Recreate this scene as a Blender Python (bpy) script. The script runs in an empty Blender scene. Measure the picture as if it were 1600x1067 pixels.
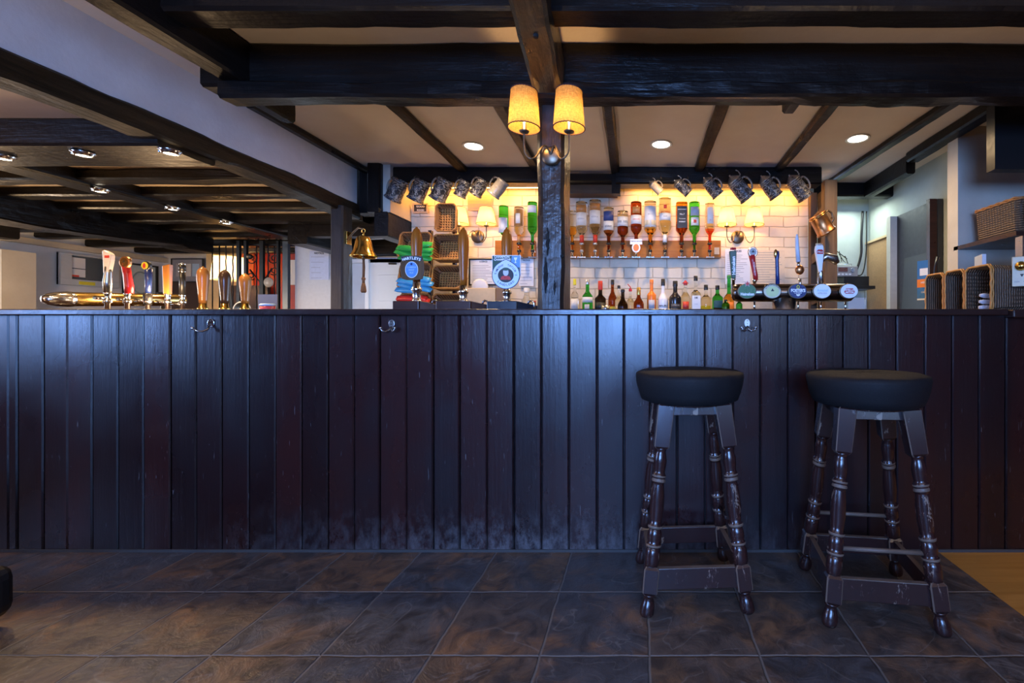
import bpy, math, random
from mathutils import Vector, Matrix, Euler, noise
random.seed(11)
C = bpy.context.scene.collection
SC = bpy.context.scene
R = math.radians

# ------------------------------------------------------------------ camera
# eye at 1.015 m, just under the counter top; 700 px focal length over a 1600 px frame
EYE, FPX, VX, VY = 1.015, 700.0, 1000.0, 512.0
cam_d = bpy.data.cameras.new('camera')
cam = bpy.data.objects.new('camera', cam_d); C.objects.link(cam)
cam.location = (0, 0, EYE); cam.rotation_euler = (R(90), 0, 0)
cam_d.sensor_width = 36; cam_d.lens = 36 * FPX / 1600
cam_d.shift_x = (800 - VX) / 1600; cam_d.shift_y = (VY - 533.5) / 1600
cam_d.clip_start = 0.05
SC.camera = cam

def P(px, py, Y):                       # photo pixel at depth Y -> world point
    return Vector(((px - VX) * Y / FPX, Y, EYE + (VY - py) * Y / FPX))
def S(n, Y): return n * Y / FPX         # n pixels at depth Y -> metres

# ------------------------------------------------------------------ world, exposure
SC.view_settings.view_transform = 'Standard'; SC.view_settings.look = 'None'
SC.view_settings.gamma = 1; SC.view_settings.use_curve_mapping = False
SC.view_settings.exposure = 0.3
W = bpy.data.worlds.new('world'); SC.world = W; W.use_nodes = True
bg = W.node_tree.nodes['Background']
bg.inputs[0].default_value = (0.45, 0.65, 1.0, 1); bg.inputs[1].default_value = 4.0
SC.cycles.use_denoising = True
SC.cycles.sample_clamp_indirect = 4.0
SC.cycles.caustics_reflective = False; SC.cycles.caustics_refractive = False
SC.cycles.max_bounces = 9; SC.cycles.diffuse_bounces = 4; SC.cycles.glossy_bounces = 4
SC.cycles.transmission_bounces = 8; SC.cycles.transparent_max_bounces = 8

def area(name, loc, rot, sx, sy, power, col, spread=180):
    l = bpy.data.lights.new(name, 'AREA'); l.shape = 'RECTANGLE'; l.size = sx; l.size_y = sy
    l.energy = power; l.color = col; l.spread = R(spread)
    o = bpy.data.objects.new(name, l); C.objects.link(o); o.location = loc; o.rotation_euler = rot
    return o
def point(name, loc, power, col, rad=0.02, parent=None):
    l = bpy.data.lights.new(name, 'POINT'); l.energy = power; l.color = col; l.shadow_soft_size = rad
    o = bpy.data.objects.new(name, l); C.objects.link(o); o.location = loc; o.parent = parent
    return o
def spot(name, loc, power, col, ang=100, rad=0.03, rot=(0, 0, 0), blend=.6, parent=None):
    l = bpy.data.lights.new(name, 'SPOT'); l.energy = power; l.color = col; l.shadow_soft_size = rad
    l.spot_size = R(ang); l.spot_blend = blend
    o = bpy.data.objects.new(name, l); C.objects.link(o); o.location = loc; o.rotation_euler = rot; o.parent = parent
    return o
DAY = (0.17, 0.39, 1.0)
WARM = (1.0, 0.56, 0.20)
# daylight through the street windows behind the viewer, and the one in the far left wall
area('window_daylight', (-0.35, -2.30, 1.50), (R(90), 0, 0), 1.8, 1.1, 68, DAY, 95)
area('side_window_daylight', (-4.88, 0.25, 1.45), (0, R(-90), 0), 1.1, 1.0, 34, DAY, 120)
area('right_window_daylight', (1.9, -2.30, 1.50), (R(90), 0, 0), 0.9, 1.1, 4, DAY)
area('far_room_window_daylight', (-6.3, 3.4, 1.4), (0, R(-90), 0), 0.9, 0.9, 26, (0.62, 0.78, 1.0))
area('passage_daylight', (2.0, 4.3, 2.2), (R(0), 0, 0), 0.4, 0.3, 5, (0.85, 1.0, 0.95))
# unseen fill lights, added to brighten counter fronts, floor and ceilings
point('room_fill', (-1.3, -1.2, 2.0), 14, (1.0, 0.74, 0.50), .12)
point('bar_ceiling_fill', (-.9, 3.0, .6), 9, (1.0, .74, .48), .15)  # added fill hidden by the counter, brightens the bar ceiling from below
point('bar_ceiling_fill', (.8, 3.0, .6), 9, (1.0, .74, .48), .15)
point('room_fill', (1.1, -1.1, 2.0), 11, (1.0, 0.74, 0.50), .12)
point('room_fill', (-4.3, 1.2, 1.45), 26, (1.0, 0.60, 0.30), .10)  # added fill with no fitting, warms the low ceiling on the left
point('room_fill', (-5.4, 3.4, 1.25), 34, (1.0, 0.66, 0.36), .10)  # added out-of-sight fill for the left room
spot('front_ceiling_fill', (-1.35, .45, .30), 60, (1.0, .68, .40), 100, .08, (R(180), 0, 0), .8)  # added upward spots below the view, brighten the ceiling between the beams
spot('front_ceiling_fill', (1.25, .45, .30), 60, (1.0, .68, .40), 100, .08, (R(180), 0, 0), .8)
spot('right_floor_fill', (2.4, 1.35, 2.15), 40, (1.0, .62, .30), 75, .06)  # added downward spot, brightens the orange floor
point('room_fill', (-3.0, 4.3, 1.15), 5, (0.80, 0.90, 1.0), .10)  # added cool fill around the white door and pier
point('room_fill', (-3.4, 3.2, 1.20), 15, (1.0, 0.66, 0.36), .10)

# ------------------------------------------------------------------ mesh builder
class MB:
    def __init__(s): s.v = []; s.f = []; s.m = []; s.s = []
    def face(s, idx, m=0, sm=False): s.f.append(tuple(idx)); s.m.append(m); s.s.append(sm)
    def box(s, x0, x1, y0, y1, z0, z1, m=0, M=None):
        n = len(s.v); c = [(x0,y0,z0),(x1,y0,z0),(x1,y1,z0),(x0,y1,z0),(x0,y0,z1),(x1,y0,z1),(x1,y1,z1),(x0,y1,z1)]
        for p in c:
            p = Vector(p); s.v.append(M @ p if M else p)
        for f in ((0,3,2,1),(4,5,6,7),(0,1,5,4),(1,2,6,5),(2,3,7,6),(3,0,4,7)): s.face([n+i for i in f], m)
        return s
    def hexa(s, c, m=0):                # eight corners, bottom four ccw then top four
        n = len(s.v); s.v += [Vector(p) for p in c]
        for f in ((0,3,2,1),(4,5,6,7),(0,1,5,4),(1,2,6,5),(2,3,7,6),(3,0,4,7)): s.face([n+i for i in f], m)
        return s
    def prism(s, poly, d, M=None, m=0, mside=None):    # poly in local xy, extruded to +z by d
        n = len(s.v); k = len(poly)
        for z in (0, d):
            for x, y in poly:
                p = Vector((x, y, z)); s.v.append(M @ p if M else p)
        s.face([n+i for i in reversed(range(k))], m); s.face([n+k+i for i in range(k)], m)
        ms = m if mside is None else mside
        for i in range(k):
            j = (i+1) % k; s.face((n+i, n+j, n+k+j, n+k+i), ms)
        return s
    def lathe(s, prof, seg=20, M=None, m=0, mf=None, sx=1, sy=1, caps=True, sm=True):
        n = len(s.v)
        for (r, z) in prof:
            for i in range(seg):
                a = 2*math.pi*i/seg; p = Vector((r*math.cos(a)*sx, r*math.sin(a)*sy, z)); s.v.append(M @ p if M else p)
        for k in range(len(prof)-1):
            mm = mf(.5*(prof[k][1]+prof[k+1][1])) if mf else m
            for i in range(seg):
                j = (i+1) % seg; a = n+k*seg
                s.face((a+i, a+j, a+seg+j, a+seg+i), mm, sm)
        if caps:
            if prof[0][0] > 1e-5: s.face([n+i for i in reversed(range(seg))], mf(prof[0][1]) if mf else m)
            if prof[-1][0] > 1e-5: s.face([n+(len(prof)-1)*seg+i for i in range(seg)], mf(prof[-1][1]) if mf else m)
        return s
    def tube(s, pts, r, seg=8, m=0, closed=False, M=None):
        pts = [Vector(p) for p in pts]
        if M: pts = [M @ p for p in pts]
        k = len(pts); n = len(s.v); up = None
        for i, p in enumerate(pts):
            if closed: t = pts[(i+1) % k] - pts[i-1]
            else: t = pts[min(i+1, k-1)] - pts[max(i-1, 0)]
            t.normalize()
            if up is None:
                up = t.orthogonal().normalized()
            else:
                up = (up - t*up.dot(t))
                up = up.normalized() if up.length > 1e-6 else t.orthogonal().normalized()
            b = t.cross(up); rr = r[i] if isinstance(r, (list, tuple)) else r
            for j in range(seg):
                a = 2*math.pi*j/seg; s.v.append(p + (up*math.cos(a) + b*math.sin(a))*rr)
        for i in range(k if closed else k-1):
            a = n+i*seg; b2 = n+((i+1) % k)*seg
            for j in range(seg):
                q = (j+1) % seg; s.face((a+j, a+q, b2+q, b2+j), m, True)
        if not closed:
            s.face([n+j for j in reversed(range(seg))], m); s.face([n+(k-1)*seg+j for j in range(seg)], m)
        return s
    def ball(s, c, rx, ry=None, rz=None, m=0, seg=16, M=None):
        ry = ry or rx; rz = rz or rx
        pr = [(max(1e-6, math.sin(math.pi*i/10)), -math.cos(math.pi*i/10)) for i in range(11)]
        T = Matrix.Translation(c) @ Matrix.Diagonal((rx, ry, rz, 1))
        return s.lathe(pr, seg, (M @ T) if M else T, m, caps=False)
    def text(s, t, size, M, m=0, bold=0.0, cyl=None, sxy=1.0):
        vs, fs = text_geo(t, bold)
        n = len(s.v)
        for x, y in vs:
            x *= size*sxy; y *= size
            p = Vector((x, y, 0)) if cyl is None else Vector((cyl*math.sin(x/cyl), y, cyl*math.cos(x/cyl)-cyl))
            s.v.append(M @ p)
        for f in fs: s.face([n+i for i in f], m)
        return s
    def arc_text(s, t, size, rad, a0, a1, M, m=0, bottom=False, bold=0.0, sx=1.0):
        k = len(t)
        for i, ch in enumerate(t):
            if ch == ' ': continue
            a = a0 + (a1-a0)*(i/(k-1) if k > 1 else .5)
            Q = Matrix.Diagonal((sx, 1, 1, 1)) @ Matrix.Rotation(a, 4, 'Z') @ Matrix.Translation((0, -rad if bottom else rad, 0))
            s.text(ch, size, M @ Q, m, bold)
        return s
    def build(s, name, mats, parent=None, loc=(0,0,0), rot=(0,0,0), bevel=0, seg=2, flatten=False, autosmooth=True):
        me = bpy.data.meshes.new(name); me.from_pydata([tuple(v) for v in s.v], [], s.f)
        if not isinstance(mats, (list, tuple)): mats = [mats]
        for m in mats: me.materials.append(m)
        me.polygons.foreach_set('material_index', s.m); me.polygons.foreach_set('use_smooth', s.s); me.update()
        o = bpy.data.objects.new(name, me); C.objects.link(o); o.parent = parent
        o.location = loc; o.rotation_euler = rot
        if bevel:
            b = o.modifiers.new('bevel', 'BEVEL'); b.width = bevel; b.segments = seg; b.limit_method = 'ANGLE'; b.angle_limit = R(40)
        return o
_tc = {}
def text_geo(t, bold=0.0):
    k = (t, bold)
    if k not in _tc:
        cu = bpy.data.curves.new('t', 'FONT'); cu.body = t; cu.align_x = 'CENTER'; cu.align_y = 'CENTER'; cu.size = 1; cu.offset = bold
        cu.resolution_u = 3
        ob = bpy.data.objects.new('t', cu); me = ob.to_mesh()
        _tc[k] = ([(v.co.x, v.co.y) for v in me.vertices], [tuple(p.vertices) for p in me.polygons])
        ob.to_mesh_clear(); bpy.data.objects.remove(ob); bpy.data.curves.remove(cu)
    return _tc[k]
def MF(x, y, z): return Matrix.Translation((x, y, z)) @ Matrix.Rotation(R(90), 4, 'X')      # local xy seen upright from -Y
def TR(x, y, z): return Matrix.Translation((x, y, z))
RX = lambda a: Matrix.Rotation(R(a), 4, 'X')
RY = lambda a: Matrix.Rotation(R(a), 4, 'Y')
RZ = lambda a: Matrix.Rotation(R(a), 4, 'Z')
def ell(rx, ry, n=28): return [(rx*math.cos(2*math.pi*i/n), ry*math.sin(2*math.pi*i/n)) for i in range(n)]

def tag(o, label, cat, group=None):
    o['label'] = label; o['category'] = cat
    if group: o['group'] = group
    return o
def thing(name, label, cat, loc=(0,0,0), rot=(0,0,0), group=None):
    o = bpy.data.objects.new(name, None); C.objects.link(o); o.location = loc; o.rotation_euler = rot
    o.empty_display_size = .05
    return tag(o, label, cat, group)
def struct(o): o['kind'] = 'structure'; return o
def copy_tree(o, parent=None):
    c = o.copy(); C.objects.link(c)
    if parent is not None: c.parent = parent; c.matrix_parent_inverse = o.matrix_parent_inverse
    for ch in [q for q in bpy.data.objects if q.parent == o]: copy_tree(ch, c)
    return c

# ------------------------------------------------------------------ materials
class N:
    def __init__(s, name):
        s.mat = bpy.data.materials.new(name); s.mat.use_nodes = True; s.t = s.mat.node_tree
        s.b = s.t.nodes['Principled BSDF']; s.out = s.t.nodes['Material Output']
    def n(s, typ, **kw):
        q = s.t.nodes.new(typ)
        for k, v in kw.items(): setattr(q, k, v)
        return q
    def l(s, a, b): s.t.links.new(a, b)
    def coord(s, scale=(1,1,1), loc=(0,0,0), which='Object'):
        tc = s.n('ShaderNodeTexCoord'); mp = s.n('ShaderNodeMapping'); mp.inputs['Scale'].default_value = scale
        mp.inputs['Location'].default_value = loc; s.l(tc.outputs[which], mp.inputs[0]); return mp.outputs[0]
    def noise(s, vec, scale=5, detail=4, rough=.55, dist=0):
        q = s.n('ShaderNodeTexNoise'); q.inputs['Scale'].default_value = scale; q.inputs['Detail'].default_value = detail
        q.inputs['Roughness'].default_value = rough; q.inputs['Distortion'].default_value = dist; s.l(vec, q.inputs['Vector']); return q.outputs['Fac']
    def ramp(s, fac, stops, interp='LINEAR'):
        q = s.n('ShaderNodeValToRGB'); q.color_ramp.interpolation = interp; e = q.color_ramp.elements
        while len(e) < len(stops): e.new(0.5)
        for i, (p, c) in enumerate(stops): e[i].position = p; e[i].color = (c if len(c) == 4 else (*c, 1)) if isinstance(c, tuple) else (c, c, c, 1)
        s.l(fac, q.inputs[0]); return q.outputs[0]
    def math(s, op, a, b=None, clamp=False):
        q = s.n('ShaderNodeMath', operation=op, use_clamp=clamp)
        for i, v in enumerate((a, b)):
            if v is None: continue
            if isinstance(v, (int, float)): q.inputs[i].default_value = v
            else: s.l(v, q.inputs[i])
        return q.outputs[0]
    def mix(s, fac, a, b, blend='MIX'):
        q = s.n('ShaderNodeMix', data_type='RGBA', blend_type=blend)
        for i, v in ((0, fac), (6, a), (7, b)):
            if isinstance(v, (int, float)): q.inputs[i].default_value = v
            elif isinstance(v, tuple): q.inputs[i].default_value = (*v, 1) if len(v) == 3 else v
            else: s.l(v, q.inputs[i])
        return q.outputs[2]
    def bump(s, h, strength=.3, dist=.01):
        q = s.n('ShaderNodeBump'); q.inputs['Strength'].default_value = strength; q.inputs['Distance'].default_value = dist
        s.l(h, q.inputs['Height']); s.l(q.outputs[0], s.b.inputs['Normal']); return q
    def set(s, **kw):
        for k, v in kw.items():
            k = {'color': 'Base Color', 'rough': 'Roughness', 'metal': 'Metallic', 'trans': 'Transmission Weight', 'ior': 'IOR',
                 'emit': 'Emission Color', 'estr': 'Emission Strength', 'coat': 'Coat Weight', 'spec': 'Specular IOR Level', 'coatr': 'Coat Roughness', 'sheen': 'Sheen Weight', 'alpha': 'Alpha'}[k]
            i = s.b.inputs[k]
            if isinstance(v, (int, float)): i.default_value = v
            elif isinstance(v, tuple): i.default_value = (*v, 1) if len(v) == 3 else v
            else: s.l(v, i)
        return s
_mc = {}
def plain(name, col, rough=.5, metal=0, var=.12, nscale=30, bump=0.0, **kw):
    if name in _mc: return _mc[name]
    q = N(name); v = q.coord(); f = q.noise(v, nscale, 3)
    c = q.mix(f, tuple(max(0, x*(1-var)) for x in col), tuple(min(1, x*(1+var)) for x in col))
    q.set(color=c, metal=metal, rough=q.ramp(f, [(0.3, max(.02, rough*.85)), (.7, min(1, rough*1.15))]), **kw)
    if bump: q.bump(f, bump, .004)
    _mc[name] = q.mat; return q.mat
def timber(name, axis, dark, light, rough=.34, wear=0.0, wearcol=(.25,.17,.09), bs=.5, spec=.5, g=34):
    q = N(name); sc = [g, g, g]; sc['xyz'.index(axis)] = g*.06
    v = q.coord(tuple(sc)); f = q.noise(v, 1, 6, .62, .6); v2 = q.coord((2.5,2.5,2.5)); f2 = q.noise(v2, 1, 4)
    c = q.mix(q.ramp(f, [(.35, 0.0), (.75, 1.0)]), dark, light)
    c = q.mix(q.math('MULTIPLY', f2, .35), c, tuple(x*.45 for x in dark))
    if wear:
        w = q.noise(q.coord(tuple(x*.6 for x in sc)), 1, 8, .75, .3)
        c = q.mix(q.ramp(w, [(.66-wear*.2, 0.0), (.72-wear*.2, 1.0)]), c, wearcol)
    q.set(color=c, rough=q.ramp(f2, [(.3, rough*.75), (.7, rough*1.35)]), spec=spec)
    h = q.math('ADD', q.math('MULTIPLY', f, .6), q.math('MULTIPLY', q.noise(q.coord((22,22,22)), 1, 3), .5))
    q.bump(h, bs, .008); return q.mat
BT = {a: timber('black_painted_timber_'+a, a, (.0045,.0035,.0032), (.010,.0075,.0065), .34, bs=.7, spec=.25) for a in 'xyz'}
BR = {a: timber('brown_oak_timber_'+a, a, (.012,.008,.004), (.055,.034,.016), .5, bs=1.1, spec=.2) for a in 'xyz'}
OAK = {a: timber('pale_oak_frame_'+a, a, (.10,.055,.025), (.19,.11,.05), .55, bs=.4) for a in 'xyz'}

def bar_paint():
    q = N('mahogany_bar_paint'); g = q.n('ShaderNodeNewGeometry'); sep = q.n('ShaderNodeSeparateXYZ'); q.l(g.outputs['Position'], sep.inputs[0])
    cell = q.math('FLOOR', q.math('DIVIDE', q.math('ADD', sep.outputs['X'], 10.0), .1192)); wn = q.n('ShaderNodeTexWhiteNoise', noise_dimensions='1D'); q.l(cell, wn.inputs['W'])
    grain = q.noise(q.coord((60, 60, 2.2)), 1, 6, .6, .4); blot = q.noise(q.coord((3,3,2)), 1, 4)
    c = q.mix(wn.outputs['Value'], (.012,.0035,.004), (.042,.009,.008))
    c = q.mix(q.ramp(blot, [(.35, 0.0), (.75, 1.0)]), c, (.008,.005,.007))
    c = q.mix(q.math('MULTIPLY', grain, .45), c, (.008,.006,.007))
    # fine scratches and chips
    sc1 = q.noise(q.coord((160, 160, 13)), 1, 3, .5, .2); sm = q.ramp(sc1, [(.70, 0.0), (.74, 1.0)])
    ch = q.noise(q.coord((70, 70, 55)), 1, 4, .6); cm = q.ramp(ch, [(.715, 0.0), (.73, 1.0)])
    # scuffed foot zone at the skirting
    low = q.math('SUBTRACT', 1.0, q.math('DIVIDE', sep.outputs['Z'], .26), True)
    sf = q.noise(q.coord((22, 22, 13)), 1, 8, .8); sfm = q.math('MULTIPLY', q.ramp(q.math('ADD', sf, q.math('MULTIPLY', low, .16)), [(.54, 0.0), (.76, 1.0)]), low, True)
    xm = q.math('SUBTRACT', 1.0, q.math('MULTIPLY', q.math('ABSOLUTE', q.math('ADD', sep.outputs['X'], .55)), .62), True)
    sfm = q.math('MULTIPLY', sfm, xm)
    w = q.math('MAXIMUM', q.math('MULTIPLY', q.math('MAXIMUM', sm, cm), .5), q.math('MULTIPLY', sfm, .75))
    c = q.mix(w, c, (.15,.15,.16))
    rr = q.ramp(blot, [(.3, .23), (.7, .36)])
    q.set(color=c, rough=q.mix(w, rr, (.6,.6,.6)), spec=.62)
    h = q.math('ADD', q.math('MULTIPLY', grain, .6), q.math('MULTIPLY', q.noise(q.coord((120, 120, 30)), 1, 4, .6, .8), .35))
    q.bump(h, .24, .005); return q.mat
BARM = bar_paint()

def slate():
    q = N('slate_tiles'); g = q.n('ShaderNodeNewGeometry'); sep = q.n('ShaderNodeSeparateXYZ'); q.l(g.outputs['Position'], sep.inputs[0])
    wob = q.noise(q.coord((7,7,7)), 1, 4)
    x = q.math('ADD', q.math('DIVIDE', q.math('SUBTRACT', sep.outputs['X'], .03), .34), q.math('MULTIPLY', q.math('SUBTRACT', wob, .5), .05))
    y = q.math('ADD', q.math('DIVIDE', q.math('SUBTRACT', sep.outputs['Y'], 2.055), .335), q.math('MULTIPLY', q.math('SUBTRACT', wob, .5), .05))
    fx = q.math('FLOOR', x); fy = q.math('FLOOR', y)
    cmb = q.n('ShaderNodeCombineXYZ'); q.l(fx, cmb.inputs[0]); q.l(fy, cmb.inputs[1])
    wn = q.n('ShaderNodeTexWhiteNoise', noise_dimensions='2D'); q.l(cmb.outputs[0], wn.inputs['Vector'])
    def edge(a): return q.math('MINIMUM', q.math('FRACT', a), q.math('SUBTRACT', 1.0, q.math('FRACT', a)))
    d = q.math('MINIMUM', edge(x), edge(y)); grout = q.ramp(d, [(.006, 1.0), (.016, 0.0)])
    off = q.n('ShaderNodeVectorMath', operation='SCALE'); q.l(wn.outputs['Color'], off.inputs[0]); off.inputs['Scale'].default_value = 9
    av = q.n('ShaderNodeVectorMath', operation='ADD'); q.l(q.coord((1,1,1)), av.inputs[0]); q.l(off.outputs[0], av.inputs[1])
    n1 = q.noise(av.outputs[0], 3.2, 6, .6, 1.2); n2 = q.noise(av.outputs[0], 11, 8, .7, .8); n3 = q.noise(av.outputs[0], 2.0, 4, .5, 2.0)
    base = q.ramp(wn.outputs['Value'], [(0, (.085,.064,.052)), (.3, (.060,.058,.062)), (.5, (.110,.070,.044)), (.7, (.052,.056,.066)), (1, (.095,.060,.052))], 'CONSTANT')
    rust = q.ramp(n1, [(.50, 0.0), (.66, 1.0)]); c = q.mix(q.math('MULTIPLY', rust, .75), base, (.21,.105,.045))
    c = q.mix(q.ramp(n3, [(.52, 0.0), (.68, .8)]), c, (.062,.070,.080))
    c = q.mix(q.ramp(n2, [(.38, .85), (.58, 0.0)]), c, (.028,.023,.021))
    vein = q.math('ABSOLUTE', q.math('SUBTRACT', q.noise(av.outputs[0], 2.3, 3, .5, 1.5), .5)); c = q.mix(q.ramp(vein, [(0, .35), (.006, 0.0)]), c, (.22,.21,.20))
    c = q.mix(grout, c, (.13,.12,.11))
    q.set(color=c, rough=q.ramp(n2, [(.3, .30), (.7, .55)]), spec=.5)
    h = q.math('SUBTRACT', q.math('ADD', q.math('MULTIPLY', n1, .8), q.math('MULTIPLY', n2, .45)), q.math('MULTIPLY', grout, .5))
    q.bump(h, .7, .014); return q.mat

def painted_brick():
    q = N('cream_painted_brick')
    tc = q.n('ShaderNodeTexCoord'); mp = q.n('ShaderNodeMapping'); mp.inputs['Rotation'].default_value = (R(-90), 0, 0); q.l(tc.outputs['Object'], mp.inputs[0])
    nz = q.n('ShaderNodeTexNoise'); nz.inputs['Scale'].default_value = 4; q.l(tc.outputs['Object'], nz.inputs['Vector'])
    sc = q.n('ShaderNodeVectorMath', operation='SCALE'); sc.inputs['Scale'].default_value = .030; q.l(nz.outputs['Color'], sc.inputs[0])
    ad = q.n('ShaderNodeVectorMath', operation='ADD'); q.l(mp.outputs[0], ad.inputs[0]); q.l(sc.outputs[0], ad.inputs[1])
    b = q.n('ShaderNodeTexBrick'); q.l(ad.outputs[0], b.inputs['Vector'])
    b.inputs['Scale'].default_value = 1; b.inputs['Brick Width'].default_value = .26; b.inputs['Row Height'].default_value = .092
    b.inputs['Mortar Size'].default_value = .005; b.inputs['Mortar Smooth'].default_value = .6; b.inputs['Bias'].default_value = 0
    n = q.noise(q.coord((14,14,14)), 1, 5)
    q.set(color=q.mix(b.outputs['Fac'], q.mix(n, (.78,.63,.42), (.87,.73,.52)), (.60,.48,.32)), rough=.55)
    h = q.math('ADD', q.math('MULTIPLY', q.math('SUBTRACT', 1.0, b.outputs['Fac']), .8), q.math('MULTIPLY', n, .5))
    q.bump(h, .8, .012); return q.mat

def plaster(name, a, b, sc=6, rough=.75, bs=.25):
    q = N(name); n = q.noise(q.coord((sc,)*3), 1, 6, .6); n2 = q.noise(q.coord((sc*8,)*3), 1, 4)
    q.set(color=q.mix(q.ramp(n, [(.35, 0.0), (.7, 1.0)]), a, b), rough=rough); q.bump(q.math('ADD', n, q.math('MULTIPLY', n2, .2)), bs, .01); return q.mat
PLAST = plaster('white_plaster', (.62,.60,.60), (.70,.69,.69))
CEIL = plaster('cream_ceiling_plaster', (.76,.66,.57), (.82,.73,.64), 4)
CEILL = plaster('tan_low_ceiling', (.66,.50,.33), (.74,.58,.40), 4)
WHITE = plaster('white_wall_paint', (.70,.72,.74), (.76,.78,.80))
GREENW = plaster('pale_green_wall_paint', (.44,.48,.42), (.50,.54,.48))
CREAM = plaster('cream_wall_paint', (.56,.50,.40), (.62,.56,.46))
BRICK = painted_brick(); SLATE = slate()
CHROME = plain('chrome', (.72,.72,.74), .16, 1, .05)
STEEL = plain('brushed_steel', (.45,.45,.44), .3, 1, .15)
BRASS = plain('polished_brass', (.80,.50,.13), .2, 1, .1)
COPPER = plain('polished_copper', (.55,.25,.10), .34, 1, .2)
BRONZE = plain('aged_bronze', (.16,.12,.08), .38, .9, .3)
GOLDBAR = plain('gold_lacquered_metal', (.55,.36,.12), .24, 1, .15)
BLACKP = plain('black_plastic', (.012,.012,.013), .35)
BLACKM = plain('black_wrought_iron', (.012,.013,.015), .45, .6)
WPAPER = plain('white_paper', (.80,.80,.80), .7, var=.03)
INK = plain('dark_ink', (.03,.03,.035), .6)
INKG = plain('grey_ink', (.20,.20,.22), .6)
WTXT = plain('white_lettering', (.85,.86,.88), .45, var=.02)
RED = plain('red_enamel', (.50,.02,.02), .3)
GREEN = plain('green_enamel', (.010,.13,.045), .28)
DGREEN = plain('dark_green_enamel', (.012,.065,.045), .3)
NAVY = plain('navy_enamel', (.012,.03,.13), .28)
SKYB = plain('sky_blue_print', (.10,.28,.60), .4)
PBLUE = plain('pale_blue_print', (.45,.62,.78), .4)
WOODH = timber('varnished_wood_handle', 'z', (.30,.075,.008), (.52,.17,.02), .25, bs=.08, spec=.25)
WOODO = timber('orange_varnished_wood', 'z', (.28,.10,.018), (.46,.19,.045), .22, bs=.05)
WOODB = timber('dark_walnut_handle', 'z', (.05,.025,.015), (.10,.05,.03), .2, bs=.05)
BOARD = timber('warm_pine_board', 'x', (.42,.13,.015), (.56,.21,.03), .5, bs=.1, spec=.2)
MAHOG = timber('mahogany_counter_box', 'x', (.035,.014,.010), (.075,.03,.02), .3, bs=.2)

# ------------------------------------------------------------------ the room
def beam(name, axis, a0, a1, u0, u1, v0, v1, mat, jit=.006, step=.10, sag=0.0, label=None, cat=None, kind='structure', cham=.012, seed=0, curve=None):
    """hewn timber along axis; u,v = the other two axes in xyz order"""
    mb = MB(); ns = max(2, int((a1-a0)/step)); du, dv = u1-u0, v1-v0
    ring = []
    def side(p, q, k):
        return [(p[0]+(q[0]-p[0])*i/k, p[1]+(q[1]-p[1])*i/k) for i in range(k)]
    c = cham
    cor = [(u0+c, v0), (u1-c, v0), (u1, v0+c), (u1, v1-c), (u1-c, v1), (u0+c, v1), (u0, v1-c), (u0, v0+c)]
    for i in range(8): ring += side(cor[i], cor[(i+1) % 8], 3 if i % 2 == 0 else 1)
    k = len(ring)
    for s in range(ns+1):
        a = a0+(a1-a0)*s/ns
        off = curve(a) if curve else (0, 0, 0)         # shift in u, shift in v, extra depth at the low-v side
        for (u, v) in ring:
            nn = noise.noise(Vector((a*2.2+seed*7.3, u*6, v*6+seed)))*1.0 + .5*noise.noise(Vector((a*9+seed, u*14, v*14)))
            fu = (u-(u0+u1)/2)/(du/2); fv = (v-(v0+v1)/2)/(dv/2)
            uu = u+jit*nn*fu+off[0]; vv = v+jit*nn*fv+off[1] - (off[2] if v < (v0+v1)/2 else 0)
            p = {'x': (a, uu, vv), 'y': (uu, a, vv), 'z': (uu, vv, a)}[axis]
            mb.v.append(Vector(p))
    for s in range(ns):
        for i in range(k):
            j = (i+1) % k; q = (s*k+i, s*k+j, (s+1)*k+j, (s+1)*k+i)
            mb.face(q if axis != 'y' else q[::-1], 0, False)
    e = [i for i in range(k)]; mb.face(e[::-1] if axis != 'y' else e); e = [ns*k+i for i in range(k)]; mb.face(e if axis != 'y' else e[::-1])
    o = mb.build(name, mat)
    for p in o.data.polygons: p.use_smooth = False
    if kind == 'structure': struct(o)
    if label: tag(o, label, cat)
    return o

ZC = 2.347; ZL = 2.05
def slab(name, x0, x1, y0, y1, z0, z1, mat): return struct(MB().box(x0, x1, y0, y1, z0, z1).build(name, mat))
slab('floor', -7.2, 1.35, -2.6, 6.4, -.06, 0, SLATE)
WOODF = timber('orange_wood_floor', 'x', (.30,.15,.03), (.45,.24,.06), .4, bs=.2, g=20)
slab('floor', 1.35, 3.2, -2.6, 6.4, -.06, 0, WOODF)
slab('ceiling', -2.40, 3.2, -2.6, 6.4, ZC, ZC+.05, CEIL)
slab('ceiling', -7.2, -2.40, -2.6, 6.4, ZL, ZL+.05, CEILL)
slab('ceiling', -2.40, -2.06, 3.95, 6.4, ZL, ZL+.05, CEILL)
# wall behind the viewer with two window openings
def wall_with_holes(name, x0, x1, z0, z1, holes, y0, y1, mat, axis='x'):
    mb = MB(); xs = sorted({x0, x1, *[h[0] for h in holes], *[h[1] for h in holes]})
    for a, b in zip(xs[:-1], xs[1:]):
        hs = [h for h in holes if h[0] <= a and h[1] >= b]
        segs = [(z0, z1)] if not hs else [(z0, hs[0][2]), (hs[0][3], z1)]
        for c, d in segs:
            if axis == 'x': mb.box(a, b, y0, y1, c, d)
            else: mb.box(y0, y1, a, b, c, d)
    return struct(mb.build(name, mat))
DARKW = plain('dark_red_wall_paint', (.10,.03,.02), .6)
wall_with_holes('wall_front', -7.2, 3.2, 0, ZC, [(-1.15, .45, .90, 2.08), (1.4, 2.4, .90, 2.08)], -2.6, -2.45, DARKW)
wall_with_holes('wall_left', -2.6, 2.2, 0, ZL, [(-.30, .80, .90, 1.95)], -5.15, -5.0, DARKW, 'y')
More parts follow.
